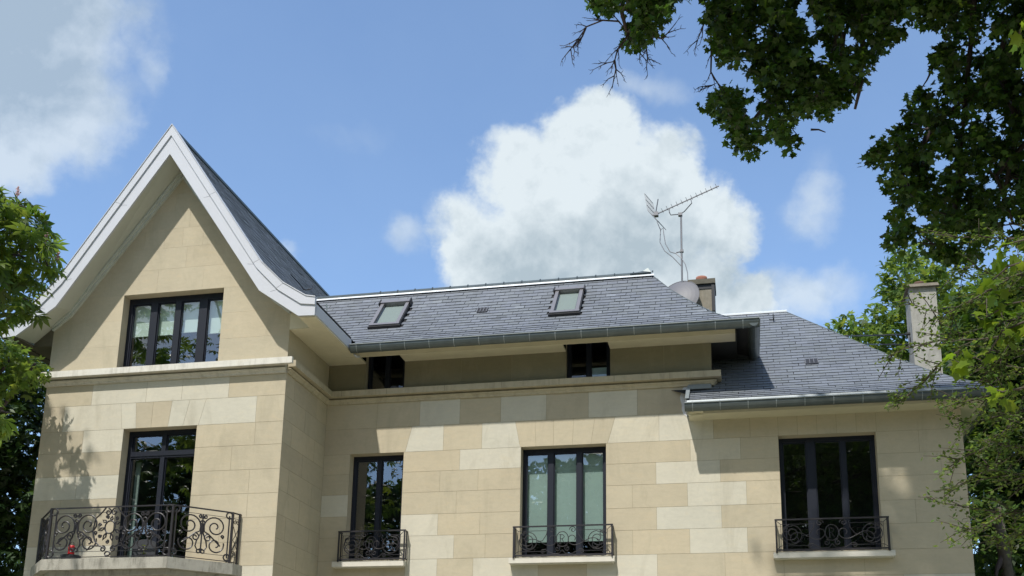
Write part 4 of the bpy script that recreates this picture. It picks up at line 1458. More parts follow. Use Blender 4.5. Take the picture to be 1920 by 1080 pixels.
pl = empty('potted_plant', (-9.0, 14.62, 4.30))
tag(pl, 'small pot with a yellow-green shoot just left of the grey balcony chair', 'plant')
mb = MB()
mb.lathe([(0, 0), (.05, 0), (.065, .09), (.055, .09), (.05, .07), (0, .07)], 0, 0, 14)
mb.build('pot', M_greyplastic, pl)
mb = MB()
for k in range(12):
    a = k * 2.4
    for t_ in (.10, .16, .22):
        b0 = Vector((0, 0, t_))
        d_ = Vector((math.cos(a + t_ * 9), math.sin(a + t_ * 9), .45)) * .05
        n_ = d_.cross(Vector((0, 0, 1))).normalized() * .014
        mb.face([b0, b0 + d_ * .5 + n_, b0 + d_, b0 + d_ * .5 - n_])
mb.tube([(0, 0, .06), (0, 0, .24)], .004, 4)
mb.build('leaves', simple('yellow_green_leaf', (0.30, 0.36, 0.05), 0.6), pl)

chr_ = empty('garden_chair', (-8.98, 14.85, 4.30))
tag(chr_, 'low grey garden chair with a rounded back behind the balcony railing', 'chair')
mb = MB()
n = 12
prof = [(.20 * math.cos(a), .20 + .09 * math.sin(a)) for a in [math.pi * i / n for i in range(n + 1)]]
poly = [(.20, .0)] + [(.20, .0)] + prof + [(-.20, .0)]
poly = [(.20, 0.0)] + prof + [(-.20, 0.0)]
fr = [(x, -.15, z) for x, z in poly]
bk = [(x, -.12, z) for x, z in poly]
mb.face(fr)
mb.face(bk[::-1])
for i in range(len(poly)):
    j = (i + 1) % len(poly)
    mb.face([fr[i], bk[i], bk[j], fr[j]])
b_ = mb.build('backrest', M_greyplastic, chr_)
mb = MB(); mb.box(-.2, .2, -.12, .24, -.02, .02); mb.build('seat', M_greyplastic, chr_)
for sx in (-.18, .18):
    for sy in (-.13, .22):
        mb = MB(); mb.tube([(sx, sy, -.02), (sx * 1.1, sy, -.10)], .012, 6); mb.build('leg', M_dark, chr_)
chr_.location = (-9.12, 14.95, 4.38)

mb = MB()
mb.box(0, .26, 0, .10, 0, .19)
mb.box(0, .26, -.004, .0, .15, .19)
mb.box(.26, .275, .01, .09, .05, .12)
tag(mb.build('storage_box', M_whitebox), 'pale blue box standing inside the right-hand low attic window', 'box').location = (-2.44, 17.168, 7.745)
mb = MB()
mb.box(-2.85, -2.11, 17.165, 17.5, 7.70, 7.744)
mb.build('window_board', M_room, house)

# ------------------------------------------------------------------ vegetation
def leaf_template(kind):
    """triangles of a single leaf in its own frame: y along the midrib, z up"""
    if kind == 'maple':
        o = [(0, 0), (.22, .10), (.50, .12), (.36, .36), (.55, .62), (.28, .60), (.12, .72), (0, 1.0)]
        pts = o + [(-x, y) for x, y in o[1:-1]][::-1]
        v = [(0, .38, .0)] + [(x, y, -.14 * abs(x) - .10 * y * y) for x, y in pts]
        f = [(0, i + 1, (i + 1) % len(pts) + 1) for i in range(len(pts))]
        return np.array(v), np.array(f)
    if kind == 'chestnut':
        v, f = [], []
        for k, an in enumerate((-100, -55, -18, 18, 55, 100)):
            a = math.radians(an)
            ln = 1.0 if abs(an) < 60 else .7
            dx, dy = math.sin(a), math.cos(a)
            px_, py_ = dy, -dx
            b = len(v)
            v += [(0, 0, 0), (dx * ln * .6 + px_ * .17 * ln, dy * ln * .6 + py_ * .17 * ln, -.12), (dx * ln, dy * ln, -.42 * ln), (dx * ln * .6 - px_ * .17 * ln, dy * ln * .6 - py_ * .17 * ln, -.12), (dx * ln * .55, dy * ln * .55, -.05)]
            f += [(b, b + 1, b + 4), (b + 1, b + 2, b + 4), (b + 2, b + 3, b + 4), (b + 3, b, b + 4)]
        return np.array(v), np.array(f)
    if kind == 'small':
        v = [(0, 0, 0), (.28, .45, -.06), (0, 1, -.1), (-.28, .45, -.06)]
        return np.array(v), np.array([(0, 1, 2), (0, 2, 3)])
    if kind == 'tuft':      # three leaves in a fan, for far crowns
        v, f = [], []
        for a_ in (-50, 0, 50):
            a = math.radians(a_)
            dx, dy = math.sin(a), math.cos(a)
            b = len(v)
            v += [(0, 0, 0), (dx * .5 + dy * .22, dy * .5 - dx * .22, -.05), (dx, dy, -.15), (dx * .5 - dy * .22, dy * .5 + dx * .22, -.05)]
            f += [(b, b + 1, b + 2), (b, b + 2, b + 3)]
        return np.array(v), np.array(f)


def leaf_mesh(name, P, size, kind, material, parent=None, up=0.9, droop=0.35, tone_sd=0.22, yellow=0.05, outward=None, label=None):
    """P: Nx3 leaf positions -> one mesh object of N leaves"""
    P = np.asarray(P, float)
    N = len(P)
    tv, tf = leaf_template(kind)
    d = rng.normal(size=(N, 3))
    d[:, 2] = d[:, 2] * .5 - droop
    if outward is not None:
        d += outward
    d /= np.linalg.norm(d, axis=1)[:, None]
    nrm = rng.normal(size=(N, 3)) * .55
    nrm[:, 2] += up
    nrm -= d * np.sum(nrm * d, axis=1)[:, None]
    nrm /= np.linalg.norm(nrm, axis=1)[:, None]
    sx = np.cross(d, nrm)
    sz = size * rng.uniform(.6, 1.2, size=N)
    V = (P[:, None, :] + sz[:, None, None] * (tv[None, :, 0:1] * sx[:, None, :] + tv[None, :, 1:2] * d[:, None, :] + tv[None, :, 2:3] * nrm[:, None, :])).reshape(-1, 3)
    F = (tf[None] + (np.arange(N) * len(tv))[:, None, None]).reshape(-1)
    nf = len(F) // 3
    me = bpy.data.meshes.new(name)
    me.vertices.add(len(V))
    me.vertices.foreach_set('co', V.reshape(-1))
    me.loops.add(len(F))
    me.loops.foreach_set('vertex_index', F.astype(np.int32))
    me.polygons.add(nf)
    me.polygons.foreach_set('loop_start', np.arange(0, nf * 3, 3, dtype=np.int32))
    me.materials.append(material)
    t = np.clip(rng.normal(1, tone_sd, N), .45, 1.7)
    y = np.where(rng.random(N) < yellow, 1.35, 1.0)
    col = np.stack([t * y * rng.uniform(.85, 1.15, N), t * (1 + (y - 1) * .5), t * rng.uniform(.8, 1.1, N), np.ones(N)], 1)
    col = np.repeat(col, len(tf) * 3, axis=0)
    ca = me.color_attributes.new('tone', 'FLOAT_COLOR', 'CORNER')
    ca.data.foreach_set('color', col.reshape(-1))
    me.update(calc_edges=True)
    me.validate()
    o = bpy.data.objects.new(name, me)
    scene.collection.objects.link(o)
    if parent is not None:
        o.parent = parent
    return o


def limb(mb, p0, p1, r0, r1, wob=.06, n=7):
    p0, p1 = Vector(p0), Vector(p1)
    L = (p1 - p0).length
    pts, rs = [], []
    ph = [random.uniform(0, 6.28) for _ in range(4)]
    for i in range(n + 1):
        t = i / n
        p = p0.lerp(p1, t)
        k = math.sin(math.pi * t) * wob * L
        p = p + Vector((math.sin(ph[0] + t * 5) * k, math.sin(ph[1] + t * 4) * k, math.sin(ph[2] + t * 6) * k * .6))
        pts.append(p)
        rs.append(r0 + (r1 - r0) * t)
    mb.tube(pts, rs, 6 if r0 > .03 else 5)
    return pts


def inside(poly, x, y):
    c = False
    j = len(poly) - 1
    for i in range(len(poly)):
        xi, yi = poly[i]
        xj, yj = poly[j]
        if (yi > y) != (yj > y) and x < (xj - xi) * (y - yi) / (yj - yi) + xi:
            c = not c
        j = i
    return c


def spray_centres(poly, step, dist, dz, holes=(), gap=None):
    """clump centres whose outline as seen from the garden follows the crown's, spread through a real depth"""
    xs_ = [p[0] for p in poly]
    ys_ = [p[1] for p in poly]
    out = []
    y = min(ys_)
    while y < max(ys_):
        x = min(xs_)
        while x < max(xs_):
            px_, py_ = x + random.uniform(-.5, .5) * step, y + random.uniform(-.5, .5) * step
            if inside(poly, px_, py_) and not any((px_ - h[0]) ** 2 / h[2] ** 2 + (py_ - h[1]) ** 2 / h[3] ** 2 < 1 for h in holes):
                if gap is not None and noise.noise(Vector((px_ / 34.0, py_ / 34.0, 3.7))) > gap:
                    x += step
                    continue
                out.append(at(px_, py_, dist + random.uniform(-dz, dz)))
            x += step
        y += step
    return out


def clump(centres, per, rad, flat=.8):
    C = np.array([tuple(c) for c in centres])
    idx = np.repeat(np.arange(len(C)), per)
    d = rng.normal(size=(len(idx), 3))
    d /= np.linalg.norm(d, axis=1)[:, None]
    r = rad * rng.random(len(idx)) ** .5
    P = C[idx] + d * r[:, None] * np.array([1, 1, flat])
    return P, d


def twigs_to(mb, centres, roots, r=.006, n=4, maxd=1.2):
    for c in centres:
        c = Vector(c)
        best = min(roots, key=lambda q: (q - c).length)
        if (best - c).length < maxd:
            limb(mb, best, c, r, r * .35, .10, n)


L_maple = leaf_mat('maple_leaf', (0.046, 0.095, 0.020), .38, .42)
L_chest = leaf_mat('chestnut_leaf', (0.066, 0.118, 0.022), .45, .42, (0.18, 0.27, 0.035))
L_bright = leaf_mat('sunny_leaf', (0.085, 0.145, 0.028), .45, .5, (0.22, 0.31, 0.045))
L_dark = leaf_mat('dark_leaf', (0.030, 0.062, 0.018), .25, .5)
L_olive = leaf_mat('olive_leaf', (0.080, 0.130, 0.028), .42, .55, (0.17, 0.26, 0.04))
L_syc = leaf_mat('sycamore_leaf', (0.10, 0.17, 0.018), .55, .5, (0.24, 0.34, 0.02))

# --- big maple hanging into the top right of the view
mp = empty('maple_tree', (6.8, 7.0, 0))
tag(mp, 'large dark green maple whose branches hang into the sky at upper right', 'tree')
pA = [(1115, -40), (1120, 15), (1135, 30), (1165, 20), (1180, 50), (1175, 75), (1200, 80), (1222, 70), (1220, 40), (1215, 20), (1240, 30), (1258, 5), (1262, -40)]
pB = [(1325, -40), (1332, 20), (1345, 55), (1338, 75), (1355, 110), (1350, 135), (1375, 125), (1360, 165), (1330, 190), (1350, 215), (1375, 250), (1392, 285), (1410, 290), (1420, 255), (1445, 262), (1470, 290), (1485, 290),
      (1490, 265), (1512, 248), (1508, 205), (1530, 205), (1552, 225), (1572, 205), (1590, 170), (1612, 140), (1640, 115), (1650, 85), (1690, 60), (1705, 20), (1712, -40)]
hB = [(1382, 60, 9, 12), (1425, 175, 14, 22), (1560, 125, 20, 18), (1585, 60, 22, 11), (1450, 210, 8, 12), (1380, 115, 7, 8)]
pC = [(1715, -40), (1720, 30), (1740, 55), (1722, 85), (1748, 95), (1770, 85), (1752, 120), (1758, 150), (1735, 165), (1712, 180), (1705, 200), (1688, 215), (1690, 235), (1668, 255), (1625, 280), (1628, 310), (1655, 320),
      (1668, 350), (1678, 380), (1662, 405), (1668, 430), (1660, 460), (1685, 465), (1698, 440), (1720, 445), (1742, 455), (1750, 490), (1785, 500), (1812, 490), (1838, 470), (1870, 450), (1990, 440), (1990, -40)]
hC = [(1865, 28, 30, 14), (1735, 408, 24, 12), (1810, 265, 14, 9), (1825, 70, 9, 22), (1812, 330, 10, 10), (1900, 120, 12, 20), (1890, 350, 14, 12)]
cs = spray_centres(pA, 14, 9.2, .35, (), .30) + spray_centres(pB, 15, 9.8, .7, hB, .13) + spray_centres(pC, 15.5, 10.2, .9, hC, .14)
cs_in = list(cs)
off = spray_centres([(1000, -40), (1000, -330), (1250, -620), (2900, -700), (2900, 420), (1990, 440), (1990, -40)], 34, 10.3, 1.3, (), .22)
P, dd = clump(off, 46, .26)
leaf_mesh('crown', P - np.array(mp.location), .085, 'maple', L_maple, mp, up=.8, droop=.5, tone_sd=.32, yellow=.14)
P, dd = clump(cs, 34, .098)
leaf_mesh('crown', P - np.array(mp.location), .060, 'maple', L_maple, mp, up=.8, droop=.5, outward=dd * .5, tone_sd=.32, yellow=.14)
# crown above and outside the view: it shades the right-hand wall and the hanging branches
big = []
for _ in range(640):
    c = Vector((random.gauss(1.9, 1.7), random.gauss(9.6, 1.8), random.gauss(15.6, 1.25)))
    xh, zh = c.x + (17 - c.y) * .312, c.z - (17 - c.y) * 1.535
    if xh > .45 and zh < min(6.1, 4.3 + (xh - .45) * 1.6):
        big.append(c)
for _ in range(420):
    c = Vector((random.gauss(5.2, 1.7), random.gauss(7.0, 1.8), random.gauss(12.5, 2.0)))
    if c.z - (17 - c.y) * 1.535 < 5.8 or c.x + (17 - c.y) * .312 > 5:
        big.append(c)
big = [c for c in big if ((c - CAM).dot(fw) < 0 or PPY - FPX * (c - CAM).dot(UP) / max((c - CAM).dot(fw), .01) < -140 or 960 + FPX * (c - CAM).dot(RT) / max((c - CAM).dot(fw), .01) > 2150)]
P, dd = clump(big, 15, .45)
leaf_mesh('crown', P - np.array(mp.location), .19, 'tuft', L_maple, mp, up=.9)
mb = MB()
trunk = limb(mb, (6.8, 7.0, 0), (6.3, 7.6, 9.5), .34, .20, .01, 8)
mb2 = MB()
hubs = []
for tgt, r_ in ((at(1560, -200, 10.2), .10), (at(1420, -160, 9.8), .07), (at(1820, -120, 10.3), .11), (at(1980, 150, 10.4), .09), (at(1200, -200, 9.3), .05), (Vector((1.9, 9.6, 14.6)), .16), (Vector((5, 6.5, 13.5)), .14)):
    pts = limb(mb2, trunk[-1 - (0 if r_ > .08 else 1)], tgt, r_ * 1.2, r_ * .4, .06, 10)
    hubs += pts[3:]
# visible limbs inside the hanging foliage
vis = [[(1560, -200), (1568, -40), (1575, 40), (1560, 110), (1540, 170), (1500, 215)], [(1420, -160), (1440, 20), (1460, 100), (1440, 190), (1400, 240)],
       [(1580, 60), (1579, 90), (1575, 140)], [(1620, -60), (1618, 60), (1614, 160), (1603, 205)], [(1822, -150), (1826, 0), (1820, 85), (1808, 200), (1800, 330)],
       [(1960, -80), (1925, 20), (1890, 60), (1860, 140), (1780, 210), (1745, 240)], [(1870, 120), (1905, 220), (1890, 330), (1880, 380)],
       [(1800, 330), (1790, 400), (1760, 460)], [(1200, -200), (1178, -60), (1165, 20), (1175, 60)], [(1745, 240), (1720, 300), (1690, 330)], [(1980, 150), (1930, 260), (1868, 330), (1900, 420)]]
for ln in vis:
    pts = [at(x, y, 9.2 if x < 1300 else 9.9) for x, y in ln]
    mb2.tube(pts, [.026 * (1 - .7 * i / (len(pts) - 1)) + .004 for i in range(len(pts))], 6)
    hubs += pts
twigs_to(mb2, cs[::3], hubs, .007, 4, 1.0)
def bare(mb, pts, r=.008, depth=2, spread=.35, rnd=None):
    mb.tube(pts, [r * (1 - .6 * i / (len(pts) - 1)) for i in range(len(pts))], 5)
    if depth == 0:
        return
    for i in range(1, len(pts)):
        for _ in range(2 if depth == 2 else 2):
            p = Vector(pts[i])
            base = (Vector(pts[i]) - Vector(pts[i - 1])).normalized()
            d = (base + Vector((random.uniform(-1, 1), random.uniform(-.6, .6), random.uniform(-1, 1))) * .8).normalized()
            L = random.uniform(.5, 1) * (.14 if depth == 2 else .05)
            q = [p, p + d * L * .5 + Vector((random.uniform(-.01, .01), 0, random.uniform(-.01, .01))), p + d * L]
            bare(mb, q, r * .5, depth - 1)
for ln in [[(1165, 30), (1178, 62), (1160, 40), (1130, 38), (1100, 50), (1085, 72), (1070, 92)], [(1178, 60), (1172, 75), (1158, 92), (1152, 115), (1138, 118)],
           [(1152, 112), (1155, 130), (1152, 142)], [(1178, 62), (1190, 85), (1200, 100)], [(1200, 75), (1212, 92), (1214, 110)], [(1222, 68), (1240, 72), (1252, 62)], [(1098, 52), (1092, 68), (1075, 88)],
           [(1326, 5), (1325, 30), (1318, 50), (1308, 75)], [(1333, 60), (1334, 100), (1333, 135), (1345, 155), (1335, 160), (1318, 162)], [(1618, 150), (1610, 175), (1603, 200)], [(1520, 243), (1535, 243), (1548, 248)], [(1750, 125), (1738, 150), (1728, 165)]]:
    bare(mb2, [at(x, y, 9.3 if x < 1300 else 9.7) for x, y in ln], .010, 2 if ln[0][0] < 1340 else 0)
loc = mp.location
for m_ in (mb, mb2):
    m_.v = [(v[0] - loc.x, v[1] - loc.y, v[2] - loc.z) for v in m_.v]
mb.build('trunk', M_bark, mp, smooth=True)
mb2.build('branches', M_twig, mp, smooth=True)

# --- horse chestnut at the left edge
cn = empty('horse_chestnut_tree', (-10.8, 7.6, 0))
tag(cn, 'horse chestnut with large hand-shaped leaves and pink blossom at the left edge', 'tree')
pL = [(-60, 345), (5, 352), (40, 362), (62, 385), (82, 395), (85, 415), (108, 440), (104, 460), (95, 470), (100, 490), (125, 505), (128, 520), (108, 522), (98, 545), (92, 565), (88, 590), (60, 600), (48, 612), (32, 622), (15, 600), (-60, 610)]
pL = [(x - 13, y + 3) for x, y in pL]
cs = spray_centres(pL, 20, 10.6, .5, [(60, 505, 14, 9)])
off = spray_centres([(-60, 345), (-300, 250), (-900, 200), (-900, 760), (-300, 720), (-60, 610)], 34, 10.8, .9)
P, dd = clump(off, 9, .25)
leaf_mesh('crown', P - np.array(cn.location), .15, 'chestnut', L_chest, cn, up=1.1, droop=.15)
P, dd = clump(cs, 5, .10)
leaf_mesh('crown', P - np.array(cn.location), .125, 'chestnut', L_chest, cn, up=1.1, droop=.15, outward=dd * .3, yellow=.1)
low = spray_centres([(-60, 755), (0, 758), (35, 772), (52, 785), (45, 800), (10, 806), (-60, 815)], 22, 9.6, .2)
P, dd = clump(low, 4, .08)
leaf_mesh('crown', P - np.array(cn.location), .13, 'chestnut', L_bright, cn, up=1.0, droop=.35)
# the rest of the tree, left of the view, which dapples the left-hand wall
big = []
for _ in range(420):
    c = Vector((random.gauss(-11.2, 1.2), random.gauss(9.6, 1.8), random.gauss(10.2, 2.3)))
    pr = (c - CAM)
    xh, zh = c.x + (15.25 - c.y) * .312, c.z - (15.25 - c.y) * 1.535
    if c.z > 2.5 and (xh < -10.75 or zh < 1) and zh < 7.2 and 960 + FPX * pr.dot(RT) / max(pr.dot(fw), .01) < -110:
        big.append(c)
P, dd = clump(big, 9, .5)
leaf_mesh('crown', P - np.array(cn.location), .21, 'chestnut', L_chest, cn, up=1.1, droop=.15)
mb, mb2 = MB(), MB()
tr = limb(mb, (-10.8, 7.6, 0), (-10.9, 8.4, 8.5), .30, .16, .01, 8)
hubs = []
for t_ in [at(-80, 480, 10.6), at(-100, 400, 10.9), Vector((-11.5, 10.5, 11.5)), Vector((-10.5, 8.0, 12.0)), at(-70, 780, 9.6)]:
    hubs += limb(mb2, tr[5], t_, .08, .03, .05, 8)[2:]
for ln in [[(-80, 480), (-10, 470), (40, 480), (90, 500)], [(-60, 420), (10, 405), (35, 385), (60, 395)], [(-40, 500), (20, 540), (60, 570), (80, 585)], [(-70, 780), (-20, 765), (20, 775)]]:
    pts = [at(x, y, 10.6 if y < 700 else 9.6) for x, y in ln]
    mb2.tube(pts, [.014 * (1 - .7 * i / (len(pts) - 1)) + .002 for i in range(len(pts))], 6)
    hubs += pts
twigs_to(mb2, cs[::2], hubs, .006, 3, .8)
loc = cn.location
for m_ in (mb, mb2):
    m_.v = [(v[0] - loc.x, v[1] - loc.y, v[2] - loc.z) for v in m_.v]
mb.build('trunk', M_bark, cn, smooth=True)
mb2.build('branches', M_twig, cn, smooth=True)
# pink flower candles
petal = simple('pink_petals', (0.40, 0.24, 0.24), 0.7)
for (x, y) in ((33, 362), (86, 448), (93, 466), (108, 484)):
    p = at(x, y, 10.5)
    mb = MB()
    mb.tube([p - Vector((0, 0, .05)), p + Vector((0, 0, .06))], .004, 4)
    for k in range(34):
        t_ = k / 34
        q = p + Vector((random.gauss(0, .008 * (1 - t_) + .003), random.gauss(0, .008), t_ * .08 - .02))
        s = .008
        mb.face([q + Vector((-s, 0, -s)), q + Vector((s, 0, -s * .4)), q + Vector((s * .6, .004, s)), q + Vector((-s * .7, 0, s * .8))])
    mb.v = [(v[0] - loc.x, v[1] - loc.y, v[2] - loc.z) for v in mb.v]
    mb.build('flower_spike', petal, cn)


def far_tree(name, label, base, poly, dist, dz, lsize, step, per, rad, material, kind='tuft', holes=(), trunk_top=None, r=.25, group=None, extra=(), up=.9, limbs=7, tone=.22, yellow=.05):
    o = empty(name, base)
    tag(o, label, 'tree', group)
    cs = spray_centres(poly, step, dist, dz, holes)
    P, dd = clump(cs, per, rad)
    b = np.array(base)
    leaf_mesh('crown', P - b, lsize, kind, material, o, up=up, outward=dd * .4, tone_sd=tone, yellow=yellow)
    mb, mb2 = MB(), MB()
    top = Vector(trunk_top) if trunk_top else Vector(base) + Vector((0, 0, 6))
    pts = limb(mb, base, top, r, r * .5, .012, 8)
    for c in random.sample(cs, min(limbs, len(cs))):
        limb(mb2, pts[-2], c, r * .35, .02, .05, 7)
    for m_ in (mb, mb2):
        m_.v = [(v[0] - b[0], v[1] - b[1], v[2] - b[2]) for v in m_.v]
    mb.build('trunk', M_bark, o, smooth=True)
    mb2.build('branches', M_twig, o, smooth=True)
    return o


# left background tree beside the house
pLB = [(-700, 560), (-120, 630), (0, 640), (22, 655), (50, 668), (78, 690), (95, 720), (110, 800), (100, 1100), (-700, 1100)]
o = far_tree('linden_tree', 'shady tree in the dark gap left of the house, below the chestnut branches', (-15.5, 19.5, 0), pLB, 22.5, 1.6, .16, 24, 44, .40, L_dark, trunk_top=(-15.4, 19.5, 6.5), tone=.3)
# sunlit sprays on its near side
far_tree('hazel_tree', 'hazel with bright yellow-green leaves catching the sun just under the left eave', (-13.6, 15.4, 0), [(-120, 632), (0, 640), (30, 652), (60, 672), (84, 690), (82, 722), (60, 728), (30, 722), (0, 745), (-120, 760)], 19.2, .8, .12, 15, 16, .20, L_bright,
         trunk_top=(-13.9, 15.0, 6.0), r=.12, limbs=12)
# bright tree rising behind the right-hand chimney
pR1 = [(1535, 608), (1550, 600), (1572, 603), (1600, 600), (1628, 596), (1648, 575), (1655, 540), (1652, 510), (1668, 490), (1690, 470), (1712, 462), (1722, 480), (1745, 482), (1768, 500), (1776, 530), (1790, 560), (1840, 520), (1960, 470), (2150, 520), (2200, 780), (1700, 780), (1640, 680), (1560, 640)]
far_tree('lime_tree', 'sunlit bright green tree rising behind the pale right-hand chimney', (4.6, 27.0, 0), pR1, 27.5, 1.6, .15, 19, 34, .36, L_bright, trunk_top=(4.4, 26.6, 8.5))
# dark trees right of the house
pR2 = [(1800, 560), (1990, 500), (2500, 380), (2700, 1150), (1836, 1150), (1826, 1000), (1812, 860), (1800, 780), (1780, 730)]
L_mid = leaf_mat('beech_leaf', (0.050, 0.095, 0.022), .35, .5)
far_tree('beech_tree', 'dark leafy tree filling the lower right corner beside the house wall', (6.6, 22.5, 0), pR2, 23.6, 1.8, .17, 22, 56, .42, L_mid, trunk_top=(6.2, 22.5, 8.0), r=.3,
         holes=[(1908, 770, 10, 26), (1888, 868, 16, 9)], tone=.35)
# trunk seen against the wall's right edge
far_tree('young_ash_tree', 'slim dark trunk with sparse leaves right against the house corner', (4.35, 18.6, 0), [(1830, 1000), (1880, 990), (1900, 1040), (1910, 1110), (1840, 1110)], 19.6, .6, .13, 24, 12, .22, L_dark, trunk_top=(4.1, 18.6, 5.6), r=.17, limbs=5)

# near shrub branches reaching in from the right
sh = empty('hawthorn_tree', (5.6, 6.2, 0))
tag(sh, 'hawthorn with thin branches of tiny olive leaves reaching in from the right edge', 'tree')
mb, mb2 = MB(), MB()
tr = limb(mb, (5.6, 6.2, 0), (5.2, 6.4, 3.8), .12, .07, .02, 6)
LP = []
paths = [[(2050, 470), (1900, 520), (1830, 560), (1770, 590), (1705, 572)], [(2050, 560), (1920, 540), (1840, 560), (1790, 585), (1740, 600)], [(2050, 620), (1930, 625), (1830, 640), (1760, 640), (1690, 655), (1668, 668)],
         [(2060, 700), (1950, 690), (1860, 680), (1800, 660)], [(1800, 655), (1760, 690), (1735, 712), (1700, 742), (1668, 748)], [(2060, 740), (1940, 725), (1850, 740), (1800, 752), (1770, 758)], [(2060, 760), (1950, 765), (1880, 775), (1820, 790), (1772, 797)],
         [(2060, 820), (1960, 830), (1890, 860), (1820, 900), (1768, 930)], [(2060, 950), (1960, 960), (1880, 965), (1810, 950), (1755, 945)], [(1880, 965), (1840, 985), (1790, 994)], [(2060, 430), (1960, 440), (1890, 450), (1830, 445), (1790, 450)],
         [(2060, 500), (1960, 500), (1880, 520), (1820, 500), (1780, 520)], [(2060, 880), (1960, 890), (1900, 900), (1850, 880)], [(2060, 660), (1960, 650), (1890, 660), (1850, 700), (1830, 730)], [(2060, 1000), (1960, 985), (1900, 1000), (1860, 1010)],
         [(1930, 840), (1870, 830), (1810, 855), (1780, 880)], [(2060, 590), (1960, 585), (1880, 600), (1820, 620), (1770, 628)], [(2060, 800), (1960, 790), (1900, 800), (1850, 830)]]
def leafy(pts, dens, rad):
    for i in range(len(pts) - 1):
        a, b = Vector(pts[i]), Vector(pts[i + 1])
        n_ = max(1, int((b - a).length * dens))
        for k in range(n_):
            p = a.lerp(b, random.random())
            LP.append(p + Vector((random.gauss(0, rad), random.gauss(0, rad * 1.3), random.gauss(0, rad))))
for i_, ln in enumerate(paths):
    dist = 7.6 + random.uniform(-.5, .6)
    pts = [at(x + random.uniform(-4, 4), y + random.uniform(-4, 4), dist + .08 * k) for k, (x, y) in enumerate(ln)]
    mb2.tube(pts, [.0085 * (1 - .75 * k / (len(pts) - 1)) for k in range(len(pts))], 5)
    leafy(pts[1:], 95, .018)
    for k in range(1, len(pts)):
        for _ in range(5 if ln[k][0] < 1850 else 13):
            t_ = random.random()
            p = Vector(pts[k - 1]).lerp(Vector(pts[k]), t_)
            if ln[k][0] > 1935: continue
            base = (Vector(pts[k]) - Vector(pts[k - 1])).normalized()
            d = (base * .8 + Vector((random.uniform(-1, 1), random.uniform(-1, 1), random.uniform(-.9, .7)))).normalized()
            L = random.uniform(.08, .26)
            q = [p, p + d * L * .5 + Vector((0, 0, random.uniform(-.01, .02))), p + d * L]
            mb2.tube(q, [.004, .003, .0015], 4)
            leafy(q, 90, .014)
for _ in range(150):      # the rest of the hawthorn, right of the view
    p = at(random.uniform(1990, 2900), random.uniform(420, 1080), random.uniform(7.0, 8.8))
    for k in range(7):
        d = Vector((random.gauss(0, 1), random.gauss(0, 1), random.gauss(0, .6))).normalized() * random.uniform(.15, .38)
        q = [p, p + d * .5 + Vector((0, 0, .02)), p + d]
        mb2.tube(q, [.004, .003, .0015], 4)
        leafy(q, 90, .02)
P = np.array([tuple(p) for p in LP])
loc = np.array(sh.location)
leaf_mesh('crown', P - loc, .036, 'small', L_olive, sh, up=.8, droop=.0, tone_sd=.28, yellow=.25)
limb(mb2, tr[-1], at(2060, 700, 7.8), .03, .012, .05, 6)
limb(mb2, tr[-1], at(2070, 480, 7.8), .025, .01, .05, 6)
limb(mb2, tr[-2], at(2080, 950, 7.6), .025, .01, .05, 6)
for m_ in (mb, mb2):
    m_.v = [(v[0] - loc[0], v[1] - loc[1], v[2] - loc[2]) for v in m_.v]
mb.build('trunk', M_bark, sh, smooth=True)
mb2.build('branches', M_bark, sh, smooth=True)

sy = empty('sycamore_tree', (6.4, 5.2, 0))
tag(sy, 'sycamore branch with broad yellow-green leaves hanging at the right edge in front of the chimney', 'tree')
mb, mb2 = MB(), MB()
tr = limb(mb, (6.4, 5.2, 0), (6.2, 5.6, 5.2), .16, .09, .02, 6)
LP = []
for ln in [[(2050, 430), (1960, 440), (1900, 455), (1860, 470)], [(2050, 520), (1950, 560), (1890, 570), (1850, 595), (1850, 560)], [(2050, 560), (1930, 600), (1880, 620), (1855, 660), (1800, 680), (1780, 672)], [(2050, 700), (1950, 720), (1880, 735), (1850, 725)],
           [(1930, 20), (1912, 60), (1918, 80)], [(1960, 480), (1890, 500), (1845, 540)]]:
    pts = [at(x, y, 7.0 + .05 * k) for k, (x, y) in enumerate(ln)]
    mb2.tube(pts, [.010 * (1 - .7 * k / (len(pts) - 1)) for k in range(len(pts))], 5)
    for k in range(1, len(pts)):
        for _ in range(8):
            LP.append(Vector(pts[k - 1]).lerp(Vector(pts[k]), random.random()) + Vector((random.gauss(0, .03), random.gauss(0, .05), random.gauss(-.02, .03))))
P = np.array([tuple(p) for p in LP])
loc = np.array(sy.location)
leaf_mesh('crown', P - loc, .085, 'maple', L_syc, sy, up=.7, droop=.9, tone_sd=.15)
limb(mb2, tr[-1], at(2060, 480, 7.1), .03, .012, .05, 6)
limb(mb2, tr[-1], at(2060, 640, 7.1), .03, .012, .05, 6)
for m_ in (mb, mb2):
    m_.v = [(v[0] - loc[0], v[1] - loc[1], v[2] - loc[2]) for v in m_.v]
mb.build('trunk', M_bark, sy, smooth=True)
mb2.build('branches', M_bark, sy, smooth=True)

# --- garden trees behind the photographer: they are what the window panes mirror
def back_tree(name, label, x, y, h, w, material):
    o = empty(name, (x, y, 0))
    tag(o, label, 'tree', 'garden trees across the lawn from the house')
    cs = []
    for _ in range(150):
        a = random.uniform(0, 6.28)
        t_ = random.random()
        rr_ = w * math.sqrt(random.random()) * (.45 + .75 * math.sin(math.pi * (.12 + .8 * t_)))
        cs.append(Vector((rr_ * math.cos(a), rr_ * math.sin(a), h * (.22 + .78 * t_))))
    P, dd = clump(cs, 60, 1.05)
    leaf_mesh('crown', P, .42, 'tuft', material, o, up=.9, tone_sd=.3)
    mb = MB()
    limb(mb, (0, 0, 0), (.1, .1, h * .7), .32, .12, .01, 8)
    mb.build('trunk', M_bark, o, smooth=True)


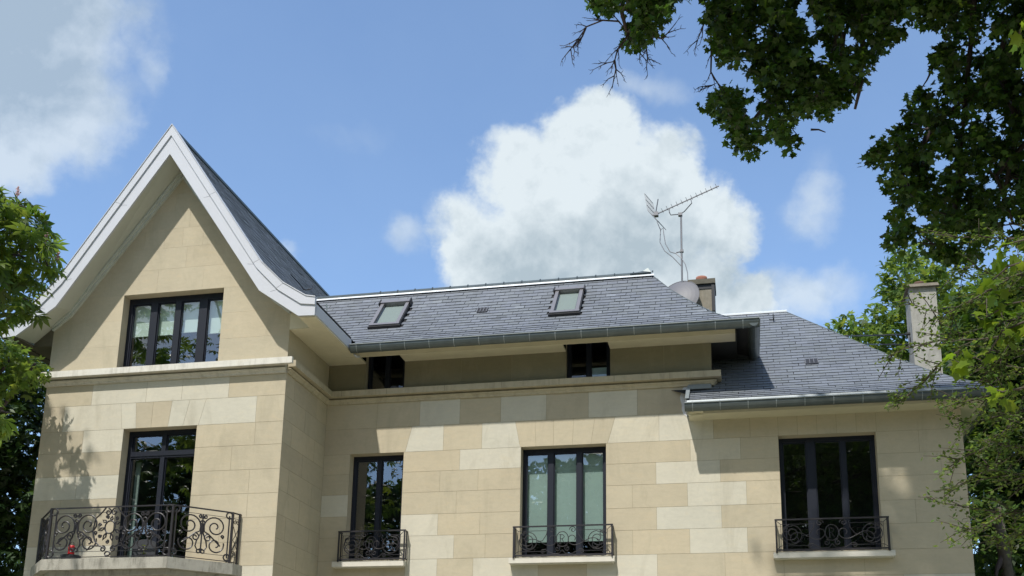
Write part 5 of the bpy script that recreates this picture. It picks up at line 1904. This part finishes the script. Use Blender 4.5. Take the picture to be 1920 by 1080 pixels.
back_tree('oak_tree', 'broad garden tree mirrored dark green in the window panes, directly across the lawn', -8.5, -17, 15.0, 4.0, L_dark)
back_tree('oak_tree', 'tall garden tree mirrored beside the broad one in the middle panes', -3.5, -15, 16.5, 3.8, L_dark)
back_tree('oak_tree', 'garden tree mirrored in the right-hand windows of the house', 3.0, -13, 16.0, 3.8, L_dark)
back_tree('oak_tree', 'bushy garden tree at the far right of the lawn opposite the house', 9.0, -15, 15.0, 4.2, L_dark)
back_tree('oak_tree', 'round garden tree opposite the left wing of the house', -18.0, -15, 14.3, 4.4, L_dark)
back_tree('oak_tree', 'garden tree at the far left of the lawn opposite the house', -23.5, -9.0, 13.6, 5.0, L_dark)

# ------------------------------------------------------------------ ground
mb = MB()
mb.face([(-1500, -1500, 0), (1500, -1500, 0), (1500, 1500, 0), (-1500, 1500, 0)])
gm, G = mat('lawn')
tcg = G.n('ShaderNodeTexCoord')
nz = G.n('ShaderNodeTexNoise', {'Vector': tcg.outputs['Object'], 'Scale': 1.5, 'Detail': 8.0})
cc = G.mix(nz.outputs['Fac'], (0.045, 0.075, 0.02, 1), (0.085, 0.12, 0.035, 1))
pb = G.n('ShaderNodeBsdfPrincipled', {'Base Color': cc, 'Roughness': 0.95})
finish(G, pb.outputs[0])
tag(mb.build('ground', gm), 'mown green lawn around the stone house', 'ground', kind='structure')
mb = MB()
mb.box(-16, 9, 1.0, 14.2, .002, .05)  # added out of view to bounce warm light into shaded walls and soffits
pm, G = mat('gravel')
tcg = G.n('ShaderNodeTexCoord')
nz = G.n('ShaderNodeTexNoise', {'Vector': tcg.outputs['Object'], 'Scale': 60.0, 'Detail': 5.0})
cc = G.mix(nz.outputs['Fac'], (0.42, 0.37, 0.28, 1), (0.60, 0.54, 0.42, 1))
pb = G.n('ShaderNodeBsdfPrincipled', {'Base Color': cc, 'Roughness': 0.95})
finish(G, pb.outputs[0])
tag(mb.build('path', pm), 'unseen pale gravel forecourt, added to bounce sunlight onto the house front', 'path', kind='structure')
